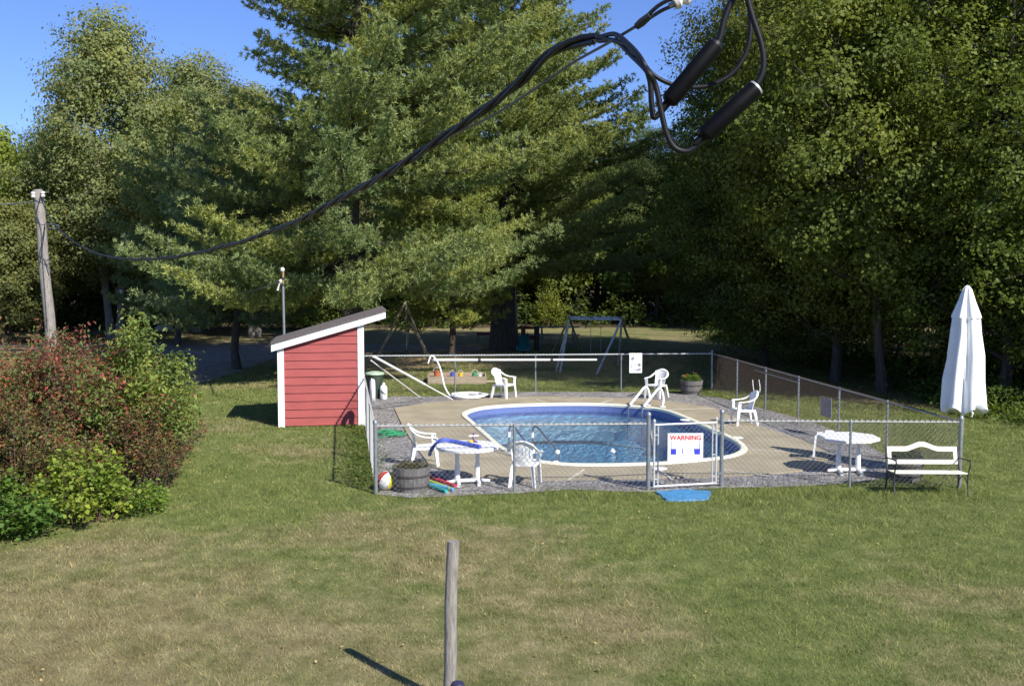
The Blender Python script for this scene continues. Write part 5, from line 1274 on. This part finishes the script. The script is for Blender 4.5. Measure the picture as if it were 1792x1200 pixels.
# bare lower trunks inside the shade of the woods edge
for i, (px, py, r0, hh, lab) in enumerate([(608, 588, 0.22, 9, 'grey trunk rising behind the shed roof'), (896, 590, 0.24, 9, 'pale trunk just right of the thick pine trunk'), (1560, 600, 0.14, 10, 'slim trunk in the woods left of the umbrella'),
                                    (1762, 640, 0.16, 10, 'slim trunk in the woods right of the umbrella'), (1440, 600, 0.13, 10, 'slim trunk in the woods above the faded board'), (1330, 598, 0.15, 10, 'slim trunk in the woods above the bent tube')]):
    b = G(px, py, 0); t = empty('tree_stem', b, 0, lab, 'tree', 'bare trunks inside the woods')
    mb = MB(); mb.tube([Vector((0.1 * math.sin(q * 0.9 + i), 0, hh * q / 7 - 0.05)) for q in range(8)], [r0 * (1.2 if q == 0 else 1) * (1 - 0.6 * q / 7) for q in range(8)], 9); mb.build('trunk', m_bark2 if i in (0, 1) else m_bark, t, True, world=False)

# ------------------------------------------------------------------ undergrowth, shrubs
def undergrowth(name, label, strips, n, leaf, seed, color, mat=None):
    r_ = np.random.default_rng(seed); cs = []
    tot = sum((Vector(b) - Vector(a)).length * h for a, b, wd_, h in strips)
    for a, b, wd_, h in strips:
        a = np.array(a); b = np.array(b); k = int(n * np.linalg.norm(b - a) * h / tot); u = r_.uniform(0, 1, k); L = np.linalg.norm(b - a)
        nrm = np.array([-(b - a)[1], (b - a)[0]]) / L; v = r_.uniform(-1, 1, k)
        bump = 0.55 + 0.45 * np.sin(u * L * 1.3 + seed) * np.sin(u * L * 0.47 + 1) + 0.25 * np.sin(u * L * 3.1); bump = np.clip(bump, 0.12, 1.2)
        zz = h * bump * np.sqrt(np.clip(1 - v * v, 0, 1)) * r_.uniform(0.0, 1, k) ** 0.6
        p = a[None] + (b - a)[None] * u[:, None] + nrm[None] * (v * wd_)[:, None] + r_.normal(size=(k, 2)) * 0.15
        cs.append(np.column_stack([p, zz + 0.03]))
    c = np.concatenate(cs); V, F, A = leaf_arrays(c, leaf, r_, up=0.4, aspect=0.6)
    o = np_mesh(name, V, F, mat or ml_leaf, {'rnd': A, 'clump': np.repeat((np.sin(c[:, 0] * 0.9) * np.sin(c[:, 1] * 1.3 + c[:, 2]) * 0.5 + 0.5), 4)}, None, color)
    return tag(o, label, 'undergrowth', None, 'stuff')
undergrowth('undergrowth', 'dark leafy undergrowth along the far edge of the clearing', [((-60, 71), (-12, 71), 2.5, 3.4), ((-12, 72), (30, 73), 2.5, 2.6), ((-60, 100), (70, 100), 3, 9.0)], 110000, 0.24, 61, (0.055, 0.08, 0.022))
undergrowth('undergrowth', 'tangle of saplings closing the view at the back of the woods', [((-75, 104), (85, 104), 3, 15.0), ((-70, 88), (80, 90), 3, 5.0)], 60000, 0.6, 64, (0.04, 0.055, 0.02))
undergrowth('undergrowth', 'leafy undergrowth along the right hand woods edge', [((13.2, 27.5), (14.0, 38), 1.2, 1.0), ((14, 38), (13, 62), 2.0, 1.8), ((15.5, 22.0), (13.4, 28.5), 1.3, 0.9), ((17, 24), (19, 44), 2, 2.2)], 60000, 0.11, 62, (0.065, 0.10, 0.025))
undergrowth('tall_grass', 'rank grass and weeds along the foot of the side fence', [((-2.7, 18.9), (-3.75, 26.0), 0.3, 0.16)], 1800, 0.06, 63, (0.085, 0.12, 0.028))
for px, py, h, r, sd, lab, col in [(505, 578, 2.6, 1.5, 71, 'bright green young tree behind the thin lamp post', (0.15, 0.20, 0.03)), (960, 574, 3.0, 1.4, 72, 'sunlit yellow green bush beyond the picnic table', (0.13, 0.15, 0.03)), (400, 580, 3.0, 3.0, 73, 'broad green bush at the back of the driveway', (0.09, 0.13, 0.03))]:
    make_shrub('leafy_bush', lab, G(px, py, 0), h, r, sd, col, 26, 0.16, 120, cat='bush')
RG = 'shrubs growing round the utility pole'
red = (0.30, 0.085, 0.065); grn = (0.12, 0.165, 0.03)
make_shrub('red_shrub', 'tall red leaved shrub in front of the utility pole', (-7.9, 19.0, 0), 3.0, 1.95, 81, red, 90, 0.068, 260, ml_redsh, group=RG, spread=0.5, vary=0.22)
make_shrub('red_shrub', 'red leaved shrub at the left frame edge', (-9.6, 19.2, 0), 3.1, 2.0, 82, (0.25, 0.09, 0.06), 80, 0.068, 240, ml_redsh, group=RG, spread=0.5, vary=0.22)
make_shrub('red_shrub', 'rusty pink shrub sloping down to the lawn on the right', (-6.85, 18.9, 0), 1.95, 1.35, 83, (0.23, 0.105, 0.06), 46, 0.05, 190, ml_redsh, group=RG, spread=0.5)
make_shrub('brush_shrub', 'thin olive and red brush at the lower left', (-8.2, 17.2, 0), 2.0, 1.35, 84, (0.19, 0.11, 0.055), 60, 0.06, 230, ml_redsh, group=RG, spread=0.55)
make_shrub('green_sapling', 'green leaved sapling standing taller than the red shrubs', (-6.85, 19.3, 0), 3.2, 1.3, 85, (0.14, 0.18, 0.05), 34, 0.088, 260, ml_leaf, group=RG, z0=0.5, spread=0.15, up=0.1, vary=0.22, aspect=0.45)
make_shrub('green_shrub', 'bright yellow green shrub low in front of the red ones', (-6.8, 16.4, 0), 1.3, 0.85, 86, (0.145, 0.19, 0.035), 24, 0.08, 130, ml_leaf, group=RG, spread=0.5, aspect=0.75, up=0.4)
make_shrub('green_shrub', 'dark green shrub at the lower left corner of the bushes', (-7.75, 15.5, 0), 0.95, 0.95, 87, (0.07, 0.12, 0.025), 34, 0.085, 190, ml_leaf, group=RG, spread=0.5, aspect=0.7, up=0.4)
make_shrub('green_shrub', 'small green shoots at the foot of the shrubs', (-6.2, 17.0, 0), 0.55, 0.6, 88, (0.10, 0.16, 0.03), 24, 0.06, 110, ml_leaf, group=RG, spread=0.6, up=0.4)

# ------------------------------------------------------------------ grass blades over the lawn
def inpoly(x, y, poly):
    res = np.zeros(len(x), bool); n_ = len(poly); j = n_ - 1
    for i in range(n_):
        xi, yi, xj, yj = poly[i][0], poly[i][1], poly[j][0], poly[j][1]
        c = ((yi > y) != (yj > y)) & (x < (xj - xi) * (y - yi) / (yj - yi + 1e-12) + xi); res ^= c; j = i
    return res
def grass():
    r_ = np.random.default_rng(91); n_ = 850000
    d = (math.sqrt(8.2) + (math.sqrt(50) - math.sqrt(8.2)) * r_.uniform(0, 1, n_)) ** 2
    x = r_.uniform(-0.60, 0.60, n_) * d
    bad = inpoly(x, d, [(p[0], p[1]) for p in gravel])
    o = SO; sh = [o - SU * 0.05, o + SU * SW * 1.02, o + SU * SW * 1.02 + SV * SD, o + SV * SD]; bad |= inpoly(x, d, [(p.x, p.y) for p in sh])
    bad |= inpoly(x, d, [(p.x, p.y) for p in lp_])
    dv = bpy.data.objects['driveway']; bad |= (d > 33) & (x < -6) & inpoly(x, d, [tuple(G(*q)[:2]) for q in ((200, 601), (400, 600), (700, 603), (700, 613), (520, 616), (470, 630), (430, 646), (380, 662), (300, 686), (180, 706), (60, 706), (180, 684), (300, 652), (350, 624), (200, 616))])
    keep = ~bad; x = x[keep]; d = d[keep]; k = len(x)
    tall = 0.5 + 0.5 * np.sin(x * 1.7 + np.sin(d * 1.1) * 2) * np.sin(d * 1.3 + x)
    h = (0.024 + 0.020 * tall) * r_.uniform(0.5, 1.5, k) * (d / 12) ** 0.35; w_ = 0.0040 * r_.uniform(0.7, 1.5, k) * (d / 9) ** 0.95
    tuft = np.sin(x * 9.1 + 2 * np.sin(d * 6.3)) * np.sin(d * 7.7 + 2 * np.sin(x * 5.1)); h *= 1 + 0.9 * np.clip(tuft - 0.35, 0, 1)
    near_f = np.exp(-((d - 18.3) / 0.5) ** 2) * (x > -2.4) * (x < 8.6); h *= 1 + 1.2 * near_f
    a = r_.uniform(0, 6.28, k); ln = r_.uniform(0.3, 1.5, k) * h; b = r_.uniform(0, 6.28, k)
    c = np.stack([x, d, np.zeros(k)], 1); s = np.stack([np.cos(a), np.sin(a), 0 * a], 1) * w_[:, None]
    tip = c + np.stack([np.cos(b) * ln, np.sin(b) * ln, h], 1)
    V = np.stack([c - s / 2, c + s / 2, tip], 1).reshape(-1, 3)
    o = np_mesh('grass', V, np.arange(3 * k).reshape(-1, 3), m_blade, {'rnd': np.repeat(r_.uniform(0, 1, k), 3)})
    tag(o, 'short mown grass blades patchy green and straw over the lawn', 'grass', None, 'stuff')
grass()
r_ = np.random.default_rng(95); k = 520; d_ = (3 + 2.4 * r_.uniform(0, 1, k)) ** 2; x_ = r_.uniform(-0.55, 0.55, k) * d_
ok_ = ~inpoly(x_, d_, [(p[0], p[1]) for p in gravel]); cc_ = np.stack([x_, d_, np.full(k, 0.035)], 1)[ok_]
V, F, A = leaf_arrays(cc_, 0.036, r_, up=1.0, aspect=0.7)
tag(np_mesh('fallen_leaves', V, F, leafmat('dry_leaves', (0.42, 0.30, 0.15), lo=(0.4, 0.35, 0.3), hi=(1.5, 1.5, 1.4), trans=0.1), {'rnd': A, 'clump': A}), 'scattered dry fallen leaves on the lawn', 'leaves', None, 'stuff')
